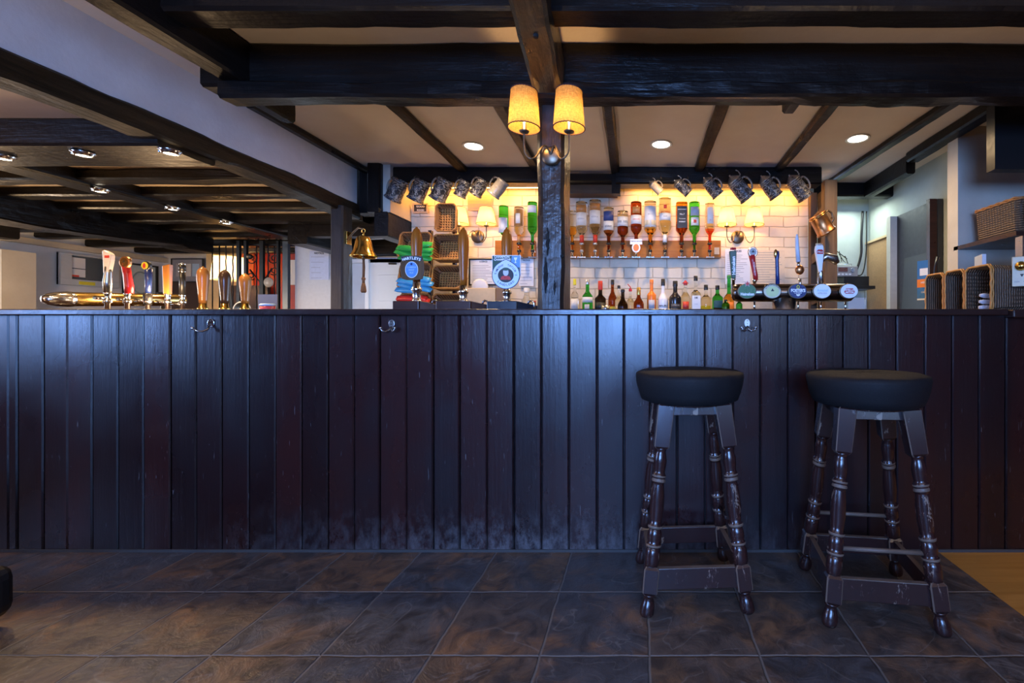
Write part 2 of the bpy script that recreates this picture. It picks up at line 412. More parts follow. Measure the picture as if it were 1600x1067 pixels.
slab('wall_far_left', -6.62, -6.5, 2.2, 6.4, 0, ZL, WHITE)
slab('wall_step', -6.5, -5.0, 2.15, 2.25, 0, ZL, WHITE)
slab('wall_back_left', -6.5, -2.06, 6.12, 6.22, 0, ZL, WHITE)
slab('wall_back', -2.04, 1.50, 4.0, 4.12, 0, ZC, BRICK)
slab('wall_right', 2.32, 2.42, 3.35, 4.62, 0, ZC, GREENW)
slab('wall_right', 3.1, 3.2, -2.6, 3.4, 0, ZC, DARKW)
slab('wall_right', 2.42, 3.2, 3.35, 3.45, 0, ZC, CREAM)
slab('wall_passage', 1.50, 2.42, 4.55, 4.65, 0, ZC, GREENW)
slab('wall_kitchen', -3.9, -2.06, 5.2, 5.3, 0, ZL, WHITE)
# windows
for i, (x0, x1) in enumerate(((-1.15, .45), (1.4, 2.4))):
    mb = MB(); z0, z1 = .90, 2.08
    mb.box(x0, x1, -2.56, -2.50, z0, z0+.05); mb.box(x0, x1, -2.56, -2.50, z1-.05, z1)
    for x in (x0, (x0+x1)/2-.02, x1-.05): mb.box(x, x+.05, -2.56, -2.50, z0, z1)
    mb.box(x0, x1, -2.55, -2.51, (z0+z1)/2-.015, (z0+z1)/2+.015)
    struct(mb.build('window_%d' % (i+1), WTXT))
mb = MB()
for y in (-.30, .24, .75): mb.box(-5.10, -5.06, y, y+.05, .90, 1.95)
mb.box(-5.10, -5.06, -.30, .80, .90, .95); mb.box(-5.10, -5.06, -.30, .80, 1.90, 1.95)
struct(mb.build('window_3', WTXT))

# bulkhead: plaster band over a hewn brown timber
slab('wall_bulkhead', -2.47, -2.35, -2.45, 3.72, 2.03, ZC, PLAST)
def arc(y):
    t = max(0, (2.6-y)/1.2); return (0, 0, min(.30, .045*t*t+.012*math.sin(y*3.1)) if y < 2.6 else .05*max(0, (y-2.9))*.8)
beam('bulkhead_timber', 'y', -2.45, 3.74, -2.49, -2.335, 1.955, 2.045, BR['y'], jit=.010, step=.07, seed=3, curve=arc)
beam('wall_plate_timber', 'y', -2.45, 2.12, -1.93, -1.82, 2.15, ZC, BT['y'], jit=.006, seed=5)
beam('wall_plate_timber', 'y', 2.62, 3.8, -2.31, -2.25, 2.30, ZC, BT['y'], jit=.004, seed=6)
beam('ceiling_stub', 'y', 2.22, 2.60, -2.08, -2.00, 2.20, ZC, BT['y'], jit=.004, seed=7)

# main beam above the bar, two timbers deep, and the beam nearer the viewer
beam('ceiling_beam', 'x', -2.05, 3.0, 2.09, 2.21, 2.145, ZC, BT['x'], jit=.006, seed=8)
beam('ceiling_beam', 'x', -1.93, 3.0, 2.05, 2.155, 2.075, 2.152, BT['x'], jit=.012, step=.06, seed=9)
beam('ceiling_beam', 'x', -2.05, 3.0, 1.70, 1.82, 2.225, ZC, BT['x'], jit=.007, step=.07, seed=10)
beam('ceiling_beam', 'x', -1.93, 3.0, 0.75, .90, 2.20, ZC, BT['x'], jit=.007, seed=11)
# joists over the bar, running away from the viewer
def joist(px0, px1, w, z=2.30, y0=2.21, y1=3.80, seed=0, mat=None, py0=165, py1=268):
    a = P(px0, 0, 0); xa = (px0-VX)*(z-EYE)/(VY-py0); xb = (px1-VX)*(z-EYE)/(VY-py1)
    ya = FPX*(z-EYE)/(VY-py0); yb = FPX*(z-EYE)/(VY-py1)
    sl = (xb-xa)/(yb-ya); x0 = xa+sl*(y0-ya)
    def cv(y): return (sl*(y-y0), 0, 0)
    return beam('ceiling_joist', 'y', y0, y1, x0-w/2, x0+w/2, z, ZC, mat or BT['y'], jit=.006, seed=seed, step=.08, curve=cv)
joist(610, 722, .075, seed=21, mat=BR['y']); joist(778, 838, .075, seed=22); joist(949, 961, .07, seed=23, z=2.29)
joist(1131, 1093, .075, seed=24, mat=BR['y']); joist(1303, 1218, .075, seed=25); joist(1490, 1330, .075, seed=26, y1=4.3)
beam('ceiling_stub', 'y', 2.21, 2.52, .80, .87, 2.22, ZC, BT['y'], jit=.003, seed=27)
beam('ceiling_joist', 'y', 2.21, 3.4, 2.02, 2.12, 2.27, ZC, BT['y'], jit=.004, seed=28)
# beam over the back wall
beam('back_wall_beam', 'x', -2.16, -.80, 3.70, 3.84, 2.215, ZC, BT['x'], jit=.004, seed=30)
beam('back_wall_beam', 'x', -.80, -.20, 3.78, 3.86, 2.245, ZC-.03, BT['x'], jit=.003, seed=31)
beam('back_wall_beam', 'x', -.20, 1.50, 3.70, 3.84, 2.205, ZC, BT['x'], jit=.004, seed=32)
slab('trim_1', -.62, -.20, 3.86, 3.99, 2.17, 2.245, OAK['x'])
MB().box(-.235, -.165, 3.72, 3.80, 2.13, 2.33).build('trim_2', BT['z'])['kind'] = 'structure'
# left reveal of the alcove and the black lintels below it
slab('wall_reveal', -2.12, -2.04, 3.66, 4.12, 1.96, ZC, CREAM)
beam('alcove_lintel', 'y', 3.64, 4.12, -2.16, -2.045, 1.76, 1.96, BT['y'], jit=.004, seed=33)
beam('alcove_post', 'z', 1.97, ZC, -2.37, -2.245, 3.73, 3.86, BT['z'], jit=.003, seed=34)
beam('alcove_post', 'z', 1.95, ZC, -2.21, -2.10, 3.62, 3.75, BT['z'], jit=.003, seed=35)
# right timber screen at the end of the back bar
t = thing('timber_screen', 'open oak frame standing at the right end of the painted brick wall', 'timber frame', (0,0,0))
MB().box(1.487, 1.587, 3.60, 3.68, 0, 2.205).build('post', OAK['z'], t, bevel=.004)
MB().box(1.50, 1.56, 3.94, 3.998, 0, 2.205).build('post', OAK['z'], t, bevel=.004)
for z in (1.99, 1.66, 1.30): MB().hexa([(1.505,3.68,z-.05),(1.555,3.68,z-.05),(1.555,3.94,z-.09),(1.505,3.94,z-.09),(1.505,3.68,z+.03),(1.555,3.68,z+.03),(1.555,3.94,z-.01),(1.505,3.94,z-.01)]).build('rail', OAK['y'], t, bevel=.003)
MB().box(1.56, 1.572, 3.68, 3.94, 0.2, 2.19).build('backing_panel', plain('dark_panel_stain', (.02,.014,.011), .5), t)
beam('passage_beam', 'x', 1.59, 2.32, 4.10, 4.22, 2.22, ZC, BT['x'], jit=.003, seed=36)
beam('passage_brace', 'y', 3.45, 4.10, 2.05, 2.12, 2.20, ZC, BT['y'], jit=.003, seed=37)

# low ceiling on the left: joists across, light board, big old beam
yj = [(2.90,3.02),(3.28,3.40),(3.66,3.78),(4.04,4.16),(4.42,4.54),(4.80,4.92),(5.25,5.37),(5.75,5.87)]
for i, (a, b) in enumerate(yj):
    beam('low_ceiling_joist', 'x', -6.5, -2.50, a, b, 1.975+.006*(i % 3), ZL, BT['x'], jit=.009, step=.13, seed=40+i)
beam('low_ceiling_joist', 'x', -5.0, -2.50, 1.25, 1.40, 1.97, ZL, BT['x'], jit=.006, seed=50)
beam('low_ceiling_beam', 'x', -6.5, -2.37, 2.20, 2.50, 1.912, ZL, BT['x'], jit=.003, seed=51)
beam('low_ceiling_beam', 'y', 2.50, 4.80, -3.84, -3.66, 1.955, ZL, BT['y'], jit=.003, seed=52)
beam('low_ceiling_beam', 'y', 2.26, 5.0, -5.05, -4.76, 1.85, ZL, BT['y'], jit=.012, step=.08, seed=53, curve=lambda y: (0, 0, .03*math.sin(y*2.2)+(.03 if y > 4.7 else 0)))
beam('low_ceiling_beam', 'y', 4.2, 5.2, -3.30, -3.12, 1.80, 1.98, BT['y'], jit=.006, seed=54)
beam('low_ceiling_beam', 'y', 2.30, 4.3, -6.1, -5.95, 1.86, ZL, BT['y'], jit=.004, seed=55)
beam('low_ceiling_beam', 'x', -3.3, -2.06, 4.95, 5.12, 1.83, 2.0, BT['x'], jit=.003, seed=56)
slab('trim_3', -3.9, -2.06, 5.12, 5.19, 1.76, 1.80, WTXT)
slab('trim_4', -3.85, -3.38, 5.0, 5.1, 0, 1.98, plain('cream_brick_pier', (.62,.62,.62), .7))

# ------------------------------------------------------------------ posts
mb = MB(); sec = [(-.500, 2.175), (-.475, 2.135), (-.462, 2.12), (-.375, 2.117), (-.360, 2.135), (-.355, 2.27), (-.36, 2.30), (-.495, 2.30)]
k = len(sec); zs = [1.1005+i*.05 for i in range(40)]; zs = [z for z in zs if z < 2.07]+[2.072]
for z in zs:
    for (x, y) in sec:
        nn = noise.noise(Vector((x*9, y*9, z*3)))*.006 + noise.noise(Vector((x*20, y*20, z*12)))*.003
        mb.v.append(Vector((x+nn, y+nn*.7, z)))
for s_ in range(len(zs)-1):
    for i in range(k):
        j = (i+1) % k; mb.face((s_*k+i, s_*k+j, (s_+1)*k+j, (s_+1)*k+i))
mb.face([(len(zs)-1)*k+i for i in range(k)])
post = mb.build('timber_post', timber('hewn_post_timber', 'z', (.008,.006,.006), (.020,.014,.011), .30, bs=1.3, spec=.6, g=46)); tag(post, 'rough black oak post rising behind the counter to the ceiling beam', 'post')
# splits and a peg hole in the post face
mb = MB(); DK = plain('split_shadow_gap', (.002,.002,.002), .9)
def crack(px, y0, y1, w):
    n = 7; mb = MB()
    for i in range(n):
        a = y0+(y1-y0)*i/n; b = y0+(y1-y0)*(i+1)/n
        wa = w*math.sin(math.pi*max(.06, i/n)); wb = w*math.sin(math.pi*min(.94, (i+1)/n)); sx = (i % 2)*1.2
        pa = P(px-wa+sx, a, 2.109); pb = P(px+wa+sx, a, 2.109); pc = P(px+wb, b, 2.109); pd = P(px-wb, b, 2.109)
        q = [pd, pc, pc+Vector((0,.02,0)), pd+Vector((0,.02,0)), pa, pb, pb+Vector((0,.02,0)), pa+Vector((0,.02,0))]
        mb.hexa(q)
    mb.build('split', DK, post)
crack(855, 355, 398, 2.4); crack(852, 402, 458, 3.0); crack(866, 438, 460, 1.5)
MB().lathe([(.008, 0), (.008, .02)], 12, TR(*P(879, 401, 2.129)) @ RX(90)).build('peg_hole', DK, post)
# knee brace from the post head up towards the nearer beam
mb = MB(); path = [(2.10, 2.078, 0), (2.02, 2.092, -.002), (1.90, 2.112, -.008), (1.78, 2.130, -.018), (1.64, 2.150, -.035), (1.45, 2.165, -.06), (1.1, 2.185, -.08), (.90, 2.19, -.09)]
pts = []
for i in range(29):
    u = i/28*(len(path)-1); a = min(int(u), len(path)-2); f = u-a; pts.append([path[a][j]*(1-f)+path[a+1][j]*f for j in range(3)])
for i, (y, z, dx) in enumerate(pts):
    for j, (x, dz) in enumerate([(-.488, .012), (-.47, 0), (-.370, 0), (-.355, .012), (-.352, .16), (-.490, .16)]):
        nn = noise.noise(Vector((x*8, y*7, dz*9+4)))*.007
        mb.v.append(Vector((x+nn-dx*.6, y, min(z+dz, 2.35)+nn)))
for s_ in range(28):
    for i in range(6):
        j = (i+1) % 6; mb.face((s_*6+i, (s_+1)*6+i, (s_+1)*6+j, s_*6+j))
mb.face([5,4,3,2,1,0]); mb.face([28*6+i for i in range(6)])
br = mb.build('knee_brace', timber('brown_black_brace', 'y', (.020,.014,.009), (.055,.038,.020), .33, bs=.9)); tag(br, 'curved dark brace sweeping from the post head up to the ceiling', 'brace')
mb = MB().lathe([(.009, 0), (.011, .012)], 12, TR(-.40, 1.72, 2.128)); mb.build('peg', DK, br)
lp = beam('timber_post', 'z', 0, 1.965, -2.405, -2.305, 3.47, 3.60, timber('blue_black_post', 'z', (.014,.013,.014), (.035,.028,.024), .4), jit=.003, kind='thing')
tag(lp, 'dark square post standing behind the counter left of the brass bell', 'post')

# ------------------------------------------------------------------ the bar
bar = thing('bar_counter', 'long bar counter clad in dark mahogany painted vertical boards', 'bar counter', (0, 2.03, 0))
mb = MB(); rnd = random.Random(4)
xg = [-5.2]
x = -5.2
edges = []
base = .03-.0
# board joints, read off the photo and turned into metres on the bar front
jp = [-4.75+.1192*i for i in range(16)]
jp = [j for j in jp if j < -2.88]
marks = [13, 27, 67, 105, 144, 184, 224, 266, 306, 346, 388, 430, 471, 512, 553, 593, 635, 677, 718, 761, 803, 846, 889, 933, 975, 1016, 1058, 1102, 1145, 1188, 1231, 1275, 1318, 1357, 1401, 1445, 1488, 1530, 1572]
jp += [(m-VX)*2.03/FPX for m in marks]; jp += [1.66+.12*(i+1) for i in range(9)]
for a, b in zip(jp[:-1], jp[1:]):
    g = .0022; c = .005; y1 = .018; dy = rnd.uniform(-.0016, .0016); dt = rnd.uniform(-.0009, .0009); bow = rnd.uniform(.0, .0004)
    prof = [(a+g, y1), (a+g, c+dy), (a+g+c, dy-dt), ((a+b)/2, dy-bow), (b-g-c, dy+dt), (b-g, c+dy), (b-g, y1)]
    n = len(mb.v); zz = [0.0, .28, .56, .84, 1.075]
    for z in zz:
        for (px_, py_) in prof:
            mb.v.append(Vector((px_, py_+.0009*noise.noise(Vector((px_*5, z*3, 2))), z)))
    k = len(prof)
    for s_ in range(len(zz)-1):
        for i in range(k-1):
            mb.face((n+s_*k+i, n+s_*k+i+1, n+(s_+1)*k+i+1, n+(s_+1)*k+i), 0, False)
mb.build('board_front', BARM, bar)
MB().box(-4.8, 2.75, .019, .05, 0, 1.07).build('carcass', plain('bar_carcass', (.006,.005,.005), .7), bar)
TOPM = timber('counter_top_paint', 'x', (.018,.009,.009), (.045,.020,.016), .26, bs=.35)
MB().box(-4.8, 1.648, -.028, .56, 1.071, 1.099).build('countertop', TOPM, bar, bevel=.005)
MB().box(1.652, 2.75, -.050, .56, 1.060, 1.096).build('flap', TOPM, bar, bevel=.005)
MB().box(-4.8, 2.75, .53, .55, 0, 1.07).build('back_panel', plain('bar_carcass', (.006,.005,.005), .7), bar)
MB().box(1.80, 2.75, .57, .92, 0, 1.098).build('side_return', TOPM, bar, bevel=.004)
MB().box(-4.8, 2.75, -.006, .0, .0, .012).build('floor_strip', plain('grey_skirting_mastic', (.05,.05,.05), .6), bar)

# coat hooks
def coat_hook(px, py, label, single=False, yaw=0, mat=None):
    p = P(px, py, 2.03)
    t = thing('coat_hook', label, 'hook', (p.x, 2.027, p.z), (0, 0, R(yaw)), group='coat hooks on the bar front')
    m = mat or CHROME
    mb = MB(); mb.prism([(.013*math.cos(a), .018*math.sin(a)*(1.15 if math.sin(a) < 0 else 1)) for a in [i*math.pi/9 for i in range(18)]], .004, TR(0, 0, .010) @ RX(90))
    mb.build('plate', m, t, bevel=.001)
    for sx in ((1,) if single else (1, -1)):
        pr = [(0,-.004,-.004), (.006*sx,-.012,-.018), (.016*sx,-.024,-.026), (.027*sx,-.032,-.022), (.032*sx,-.034,-.010)]
        if single: pr = [(0,-.004,.0), (-.006,-.014,-.020), (-.018,-.026,-.028), (-.032,-.036,-.026), (-.046,-.040,-.014)]
        b2 = MB().tube(pr, [.0045,.0042,.0038,.0036,.0036], 8); b2.ball(pr[-1], .0062); b2.build('prong', m, t)
    for z in (.018, .004): MB().lathe([(.0025, 0), (.0025, .0015)], 8, TR(0, -.0065, z+.002) @ RX(90)).build('screw', BRONZE, t)
coat_hook(331, 508, 'worn silver single coat hook twisted sideways, left end of bar front', True, 12)
coat_hook(613, 509, 'silver double coat hook on the boards below the pump with the dark brown clip', mat=STEEL)
coat_hook(1167, 508, 'silver double coat hook on the boards just above the nearer bar stool', mat=STEEL)

# ------------------------------------------------------------------ back bar
bb = thing('back_bar', 'low wooden back bar cabinet running under the painted brick wall', 'cabinet', (0, 3.45, 0))
MB().box(-2.0, 1.48, .02, .53, 0, 1.07).build('body', MAHOG, bb)
MB().box(-2.02, 1.48, 0, .54, 1.07, 1.10).build('worktop', MAHOG, bb, bevel=.004)
for i in range(6):
    x0 = -1.98+i*.575; d = MB().box(x0+.01, x0+.565, 0, .019, .06, 1.04).build('door', MAHOG, bb, bevel=.004)
    MB().ball((x0+.52, -.012, .6), .012).build('knob', BRASS, d)
sb = thing('side_bar', 'second bar counter with a dark top running away on the left', 'bar counter', (-3.75, 3.6, 0))
MB().box(-.30, .30, -.99, 1.2, 0, 1.06).build('body', MAHOG, sb); MB().box(-.34, .34, -1.0, 1.24, 1.06, 1.10).build('worktop', TOPM, sb, bevel=.004)

# ------------------------------------------------------------------ bar stools
STW = N('worn_dark_stool_wood')
def _st():
    q = STW; v = q.coord((8,8,2.5)); f = q.noise(v, 1, 5); w = q.noise(q.coord((30,30,12)), 1, 8, .75, .5); w2 = q.noise(q.coord((5,5,4), (4,1,2)), 1, 2)
    wm = q.math('MULTIPLY', q.ramp(w, [(.58, 0.0), (.61, 1.0)]), q.ramp(w2, [(.52, 0.0), (.60, 1.0)]))
    q.set(color=q.mix(wm, q.mix(f, (.012,.006,.006), (.040,.014,.013)), (.26,.19,.14)), rough=q.mix(wm, (.24,.24,.24), (.6,.6,.6)), coat=.3, coatr=.15)
    q.bump(q.math('ADD', f, q.math('MULTIPLY', wm, -.4)), .3, .005)
_st()
EDGEW = plain('rubbed_bare_wood', (.13,.09,.065), .55, var=.4)
SEATF = plain('black_seat_vinyl', (.006,.006,.007), .7, nscale=200, bump=.15, spec=.25)
def make_stool(name, label, loc, rot, split=True):
    _k = [(0,0),(.093,.070),(.175,.168),(.250,.237),(.311,.302),(.437,.475),(.515,.580),(.69,.735),(.9,.945)]
    def zm(z):
        for (a, b), (c, d) in zip(_k[:-1], _k[1:]):
            if z <= c: return b+(d-b)*(z-a)/(c-a)
        return z+.045
    t = thing(name, label, 'bar stool', loc, (0, 0, R(rot)), group='bar stools at the counter')
    H = .80
    # cushion: padded disc with a rounded welt, covered in stretched cloth
    prof = [(0.0001, .686), (.10, .686), (.176, .688), (.190, .694), (.200, .72), (.208, .75), (.212, .780), (.209, .794), (.195, .800), (.12, .803), (.0001, .804)]
    mb = MB(); seg = 48; n0 = 0
    for (r, z) in prof:
        for i in range(seg):
            a = 2*math.pi*i/seg; w = 1+.010*noise.noise(Vector((math.cos(a)*4, math.sin(a)*4, z*30)))
            mb.v.append(Vector((r*w*math.cos(a), r*w*math.sin(a), z+(.003*noise.noise(Vector((math.cos(a)*3, math.sin(a)*3, r*20))) if z > .79 else 0))))
    for k in range(len(prof)-1):
        for i in range(seg):
            j = (i+1) % seg; mb.face((k*seg+i, k*seg+j, (k+1)*seg+j, (k+1)*seg+i), 0, True)
    mb.build('seat_cushion', SEATF, t)
    MB().lathe([(.0001, .680), (.158, .680), (.160, .683), (.160, .690), (.0001, .690)], 40).build('seat_board', STW.mat, t)
    top, bot = .104, .182              # half spread of the leg axis at z=.69 and at z=0
    zt = .69
    def ax(z): return top+(bot-top)*(zt-z)/zt
    tilt = math.atan((bot-top)/zt)
    for sx in (1, -1):
        for sy in (1, -1):
            L = Vector((sx*(top-bot), sy*(top-bot), zt)); ln = L.length; d = L.normalized()
            # leg frame: square faces stay parallel to the rails
            xa = Vector((1, 0, 0)); xa = (xa-d*xa.dot(d)).normalized(); ya = d.cross(xa)
            M = Matrix(((xa.x, ya.x, d.x, sx*bot), (xa.y, ya.y, d.y, sy*bot), (xa.z, ya.z, d.z, 0), (0, 0, 0, 1)))
            mb = MB(); w = .021
            def blk(z0, z1, w0, w1, c=.005):
                oc = lambda w: [(w-c, -w), (w, -w+c), (w, w-c), (w-c, w), (-w+c, w), (-w, w-c), (-w, -w+c), (-w+c, -w)]
                n = len(mb.v); lv = [(z0, w0-.006), (z0+.008, w0), (z1-.008, w1), (z1, w1-.006)]
                for z, ww in [(z_, w_*1.14) for z_, w_ in lv]:
                    for x, y in oc(ww): mb.v.append(M @ Vector((x, y, z)))
                for q in range(3):
                    for i in range(8):
                        j = (i+1) % 8
                        mb.face((n+q*8+i, n+q*8+j, n+(q+1)*8+j, n+(q+1)*8+i), 1 if i % 2 == 0 and True else 0)
                mb.face([n+i for i in reversed(range(8))]); mb.face([n+24+i for i in range(8)])
            blk(.093, .175, .0235, .0235, .004)
            blk(.515, ln-.002, .024, .027, .003)
            pr = [(.0001,0),(.019,0),(.0225,.008),(.0235,.022),(.0225,.042),(.0185,.062),(.0155,.074),(.0165,.084),(.0205,.088),(.0205,.094)]
            mb.lathe([(a_*1.12, b_) for a_, b_ in pr], 18, M)
            pr = [(.019,.173),(.0225,.180),(.0235,.200),(.0235,.228),(.020,.240),(.0185,.243),(.0235,.246),(.0245,.250),(.0235,.254),(.019,.258),(.0225,.272),(.0225,.288),(.019,.302),(.018,.304),(.0225,.307),(.0235,.311),(.0225,.315),(.018,.319),
                  (.020,.335),(.0225,.360),(.0215,.395),(.018,.420),(.0175,.424),(.022,.428),(.0225,.432),(.019,.436),(.022,.440),(.0225,.445),(.019,.449),(.0175,.454),(.020,.470),(.021,.485),(.018,.500),(.016,.506),(.0165,.512),(.020,.517)]
            def mf(z): return 1 if any(abs(z-q) < .0028 for q in (.250, .311, .432, .4425)) else 0
            mb.lathe([(a_*1.15, b_) for a_, b_ in pr], 18, M, mf=mf)
            mb.build('leg', [STW.mat, EDGEW], t)
    # lower box rails, apron rails, round upper stretchers
    def rail(nm, z0, z1, th, side, at, cut=.020, m=STW.mat):
        a = ax((z0+z1)/2)-cut+.004; mb = MB()
        a0, a1 = ax(z0)-cut+.006, ax(z1)-cut+.006; o0, o1 = ax(z0)*at, ax(z1)*at
        if side == 'x': c = [(-a0,o0-th,z0),(a0,o0-th,z0),(a0,o0+th,z0),(-a0,o0+th,z0),(-a1,o1-th,z1),(a1,o1-th,z1),(a1,o1+th,z1),(-a1,o1+th,z1)]
        else: c = [(o0-th,-a0,z0),(o0+th,-a0,z0),(o0+th,a0,z0),(o0-th,a0,z0),(o1-th,-a1,z1),(o1+th,-a1,z1),(o1+th,a1,z1),(o1-th,a1,z1)]
        mb.hexa(c); mb.m[1] = 1
        return mb.build(nm, [m, EDGEW], t, bevel=.0025)
    for s in (1, -1):
        rail('rail', .105, .165, .010, 'x', s); rail('rail', .105, .165, .010, 'y', s)
        rail('apron', .640, .690, .009, 'x', s, .022); rail('apron', .640, .690, .009, 'y', s, .022)
    if split == 'x':
        for s in (1, -1):
            a = ax(.262)-.012; MB().tube([(-a, ax(.262)*s, .262), (a, ax(.262)*s, .262)], .0075, 10).build('stretcher', EDGEW, t)
    else:
        for s in (1, -1):
            a = ax(.262)-.012; MB().tube([(ax(.262)*s, -a, .262), (ax(.262)*s, a, .262)], .0075, 10).build('stretcher', STW.mat, t)
    for o in [q for q in bpy.data.objects if q.parent == t]:
        for v in o.data.vertices: v.co.z = zm(v.co.z)
    return t
make_stool('bar_stool', 'dark turned wooden bar stool with black padded seat, nearer the middle of the bar', (.195, 1.775, 0), 3, 'y')
make_stool('bar_stool', 'dark turned wooden stool with black padded seat, beside the orange floor at right', (.851, 1.689, 0), -7.5, 'x')

# dark furniture end at the left edge
fe = thing('armchair', 'rounded end of a dark armchair at the far left edge of the floor', 'armchair', (-2.29, 1.43, 0))
mb = MB(); mb.box(-.55, .155, -.30, .12, .03, .215); mb.build('seat_base', plain('black_leather', (.010,.009,.009), .4), fe, bevel=.05, seg=4)
mb = MB(); mb.box(-.60, -.25, -.32, .14, .215, .45); mb.build('arm_cushion', plain('black_leather', (.010,.009,.009), .4), fe, bevel=.05, seg=4)
for x in (-.5, .08):
    for y in (-.24, .05): MB().lathe([(.018, 0), (.024, .04)], 12, TR(x, y, 0)).build('foot', STW.mat, fe)

# ------------------------------------------------------------------ lamps
BULB = N('glowing_bulb').set(color=(1,.8,.5), emit=(1.0, .70, .36), estr=14).mat
DISC = N('downlight_diffuser').set(color=(1,1,1), emit=(1.0, .88, .66), estr=9).mat
def shade_mat(name, col, tr, weave=0):
    q = N(name); t = q.n('ShaderNodeBsdfTranslucent'); d = q.n('ShaderNodeBsdfDiffuse'); mx = q.n('ShaderNodeMixShader')
    v = q.coord((1,1,1)); w = q.noise(q.coord((300, 300, 60)), 1, 3); w2 = q.noise(q.coord((60, 60, 420)), 1, 2)
    f = q.math('MULTIPLY', w, w2); c = q.mix(q.ramp(f, [(.15, 0.0), (.4, 1.0)]), tuple(x*(1-weave) for x in col), col)
    q.l(c, t.inputs[0]); q.l(c, d.inputs[0]); mx.inputs[0].default_value = tr; q.l(d.outputs[0], mx.inputs[1]); q.l(t.outputs[0], mx.inputs[2]); q.l(mx.outputs[0], q.out.inputs[0])
    return q.mat
LINEN = shade_mat('tan_linen_shade', (.56,.34,.10), .5, .45)
IVORY = shade_mat('ivory_shade', (.80,.60,.36), .6, .05)
TRIMC = plain('dark_red_braid', (.06,.015,.01), .7)
TRIMB = plain('brown_braid', (.16,.09,.04), .7)
def sconce(name, label, loc, half, rt, rb, h, zs, sm, tm, power, proj=.10, plate=.032, group=None, scallop=False, metal=BRONZE, back=0.0, drop=.075):
    t = thing(name, label, 'wall lamp', loc, group=group)
    MB().lathe([(.0001, 0), (plate*.6, .001), (plate, .006), (plate, .012), (plate*.8, .018), (plate*.3, .022), (.0001, .023)], 24, TR(0, 0, 0) @ RX(90)).build('backplate', metal, t)
    for s in (-1, 1):
        pts = []
        for i in range(17):
            u = i/16
            x = s*half*u; z = .006-.0*u + (-drop*math.sin(math.pi*min(1, u*1.0))*(1 if u > .25 else u*2.2) if u < 1 else 0)
            pts.append((x, -.02-(proj-.02)*min(1, u*1.25), z))
        # swan arm: up over the plate, down in a U, up to the candle
        cp = [(0, -.018, 0), (s*half*.18, -.04, plate*.75), (s*half*.34, -proj*.6, plate*.35), (s*half*.50, -proj*.85, -drop*.62), (s*half*.72, -proj, -drop*.95), (s*half*.93, -proj, -drop*.55), (s*half, -proj, 0), (s*half, -proj, zs-.012)]
        sm_pts = []
        for i in range(len(cp)-1):
            p0 = Vector(cp[max(i-1, 0)]); p1 = Vector(cp[i]); p2 = Vector(cp[i+1]); p3 = Vector(cp[min(i+2, len(cp)-1)])
            for k in range(5):
                u = k/5; sm_pts.append(.5*((2*p1)+(-p0+p2)*u+(2*p0-5*p1+4*p2-p3)*u*u+(-p0+3*p1-3*p2+p3)*u**3))
        sm_pts.append(Vector(cp[-1]))
        MB().tube(sm_pts, .0042, 8).build('arm', metal, t)
        MB().lathe([(.003, zs-.016), (.020, zs-.010), (.023, zs-.004), (.010, zs-.002), (.010, zs+.035), (.004, zs+.036)], 16, TR(s*half, -proj, 0)).build('candle_cup', metal, t)
        mb = MB(); seg = 48
        z0 = zs+.008; z1 = z0+h
        n = 8
        for k in range(n+1):
            u = k/n; r = rb+(rt-rb)*u
            for i in range(seg):
                a = 2*math.pi*i/seg; rr = r*(1+(.006*math.cos(a*24) if scallop else 0)); mb.v.append(Vector((s*half+rr*math.cos(a), -proj+rr*math.sin(a), z0+h*u)))
        for k in range(n):
            for i in range(seg):
                j = (i+1) % seg; mb.face((k*seg+i, k*seg+j, (k+1)*seg+j, (k+1)*seg+i), 0, True)
        sh = mb.build('lamp_shade', sm, t)
        k = 64 if scallop else 32
        for z, r in ((z0, rb), (z1, rt)):
            mb = MB(); mb.tube([(s*half+(r+.0005)*math.cos(2*math.pi*i/k), -proj+(r+.0005)*math.sin(2*math.pi*i/k), z+(.0016*(i % 2) if scallop else 0)) for i in range(k)], .0024 if scallop else .0018, 5, closed=True)
            mb.build('braid', tm, sh)
        MB().ball((s*half, -proj, zs+.055), .011, .011, .020, seg=10).build('bulb', BULB, t)
        point('lamp_glow', (s*half, -proj, zs+.052), power, WARM, .018, parent=t)
    return t
p = P(862, 245, 2.115)
sconce('wall_sconce', 'twin armed wall lamp with mustard linen shades on the black post', (p.x, p.y, p.z), .100, .058, .070, .165, .075, LINEN, TRIMC, 4.2, proj=.115, plate=.045, scallop=True, group='twin armed wall lamps', drop=.055)
p = P(1152, 371, 3.995)
sconce('wall_sconce', 'twin armed wall lamp with ivory shades right of the hanging spirit bottles', (p.x, p.y, p.z), .118, .053, .084, .142, .075, IVORY, TRIMB, 5.5, proj=.13, plate=.058, group='twin armed wall lamps')
p = P(747, 370, 3.995)
sconce('wall_sconce', 'twin armed wall lamp with ivory shades on the brick left of the black post', (p.x, p.y, p.z), .118, .053, .084, .142, .075, IVORY, TRIMB, 5.5, proj=.13, plate=.058, group='twin armed wall lamps')

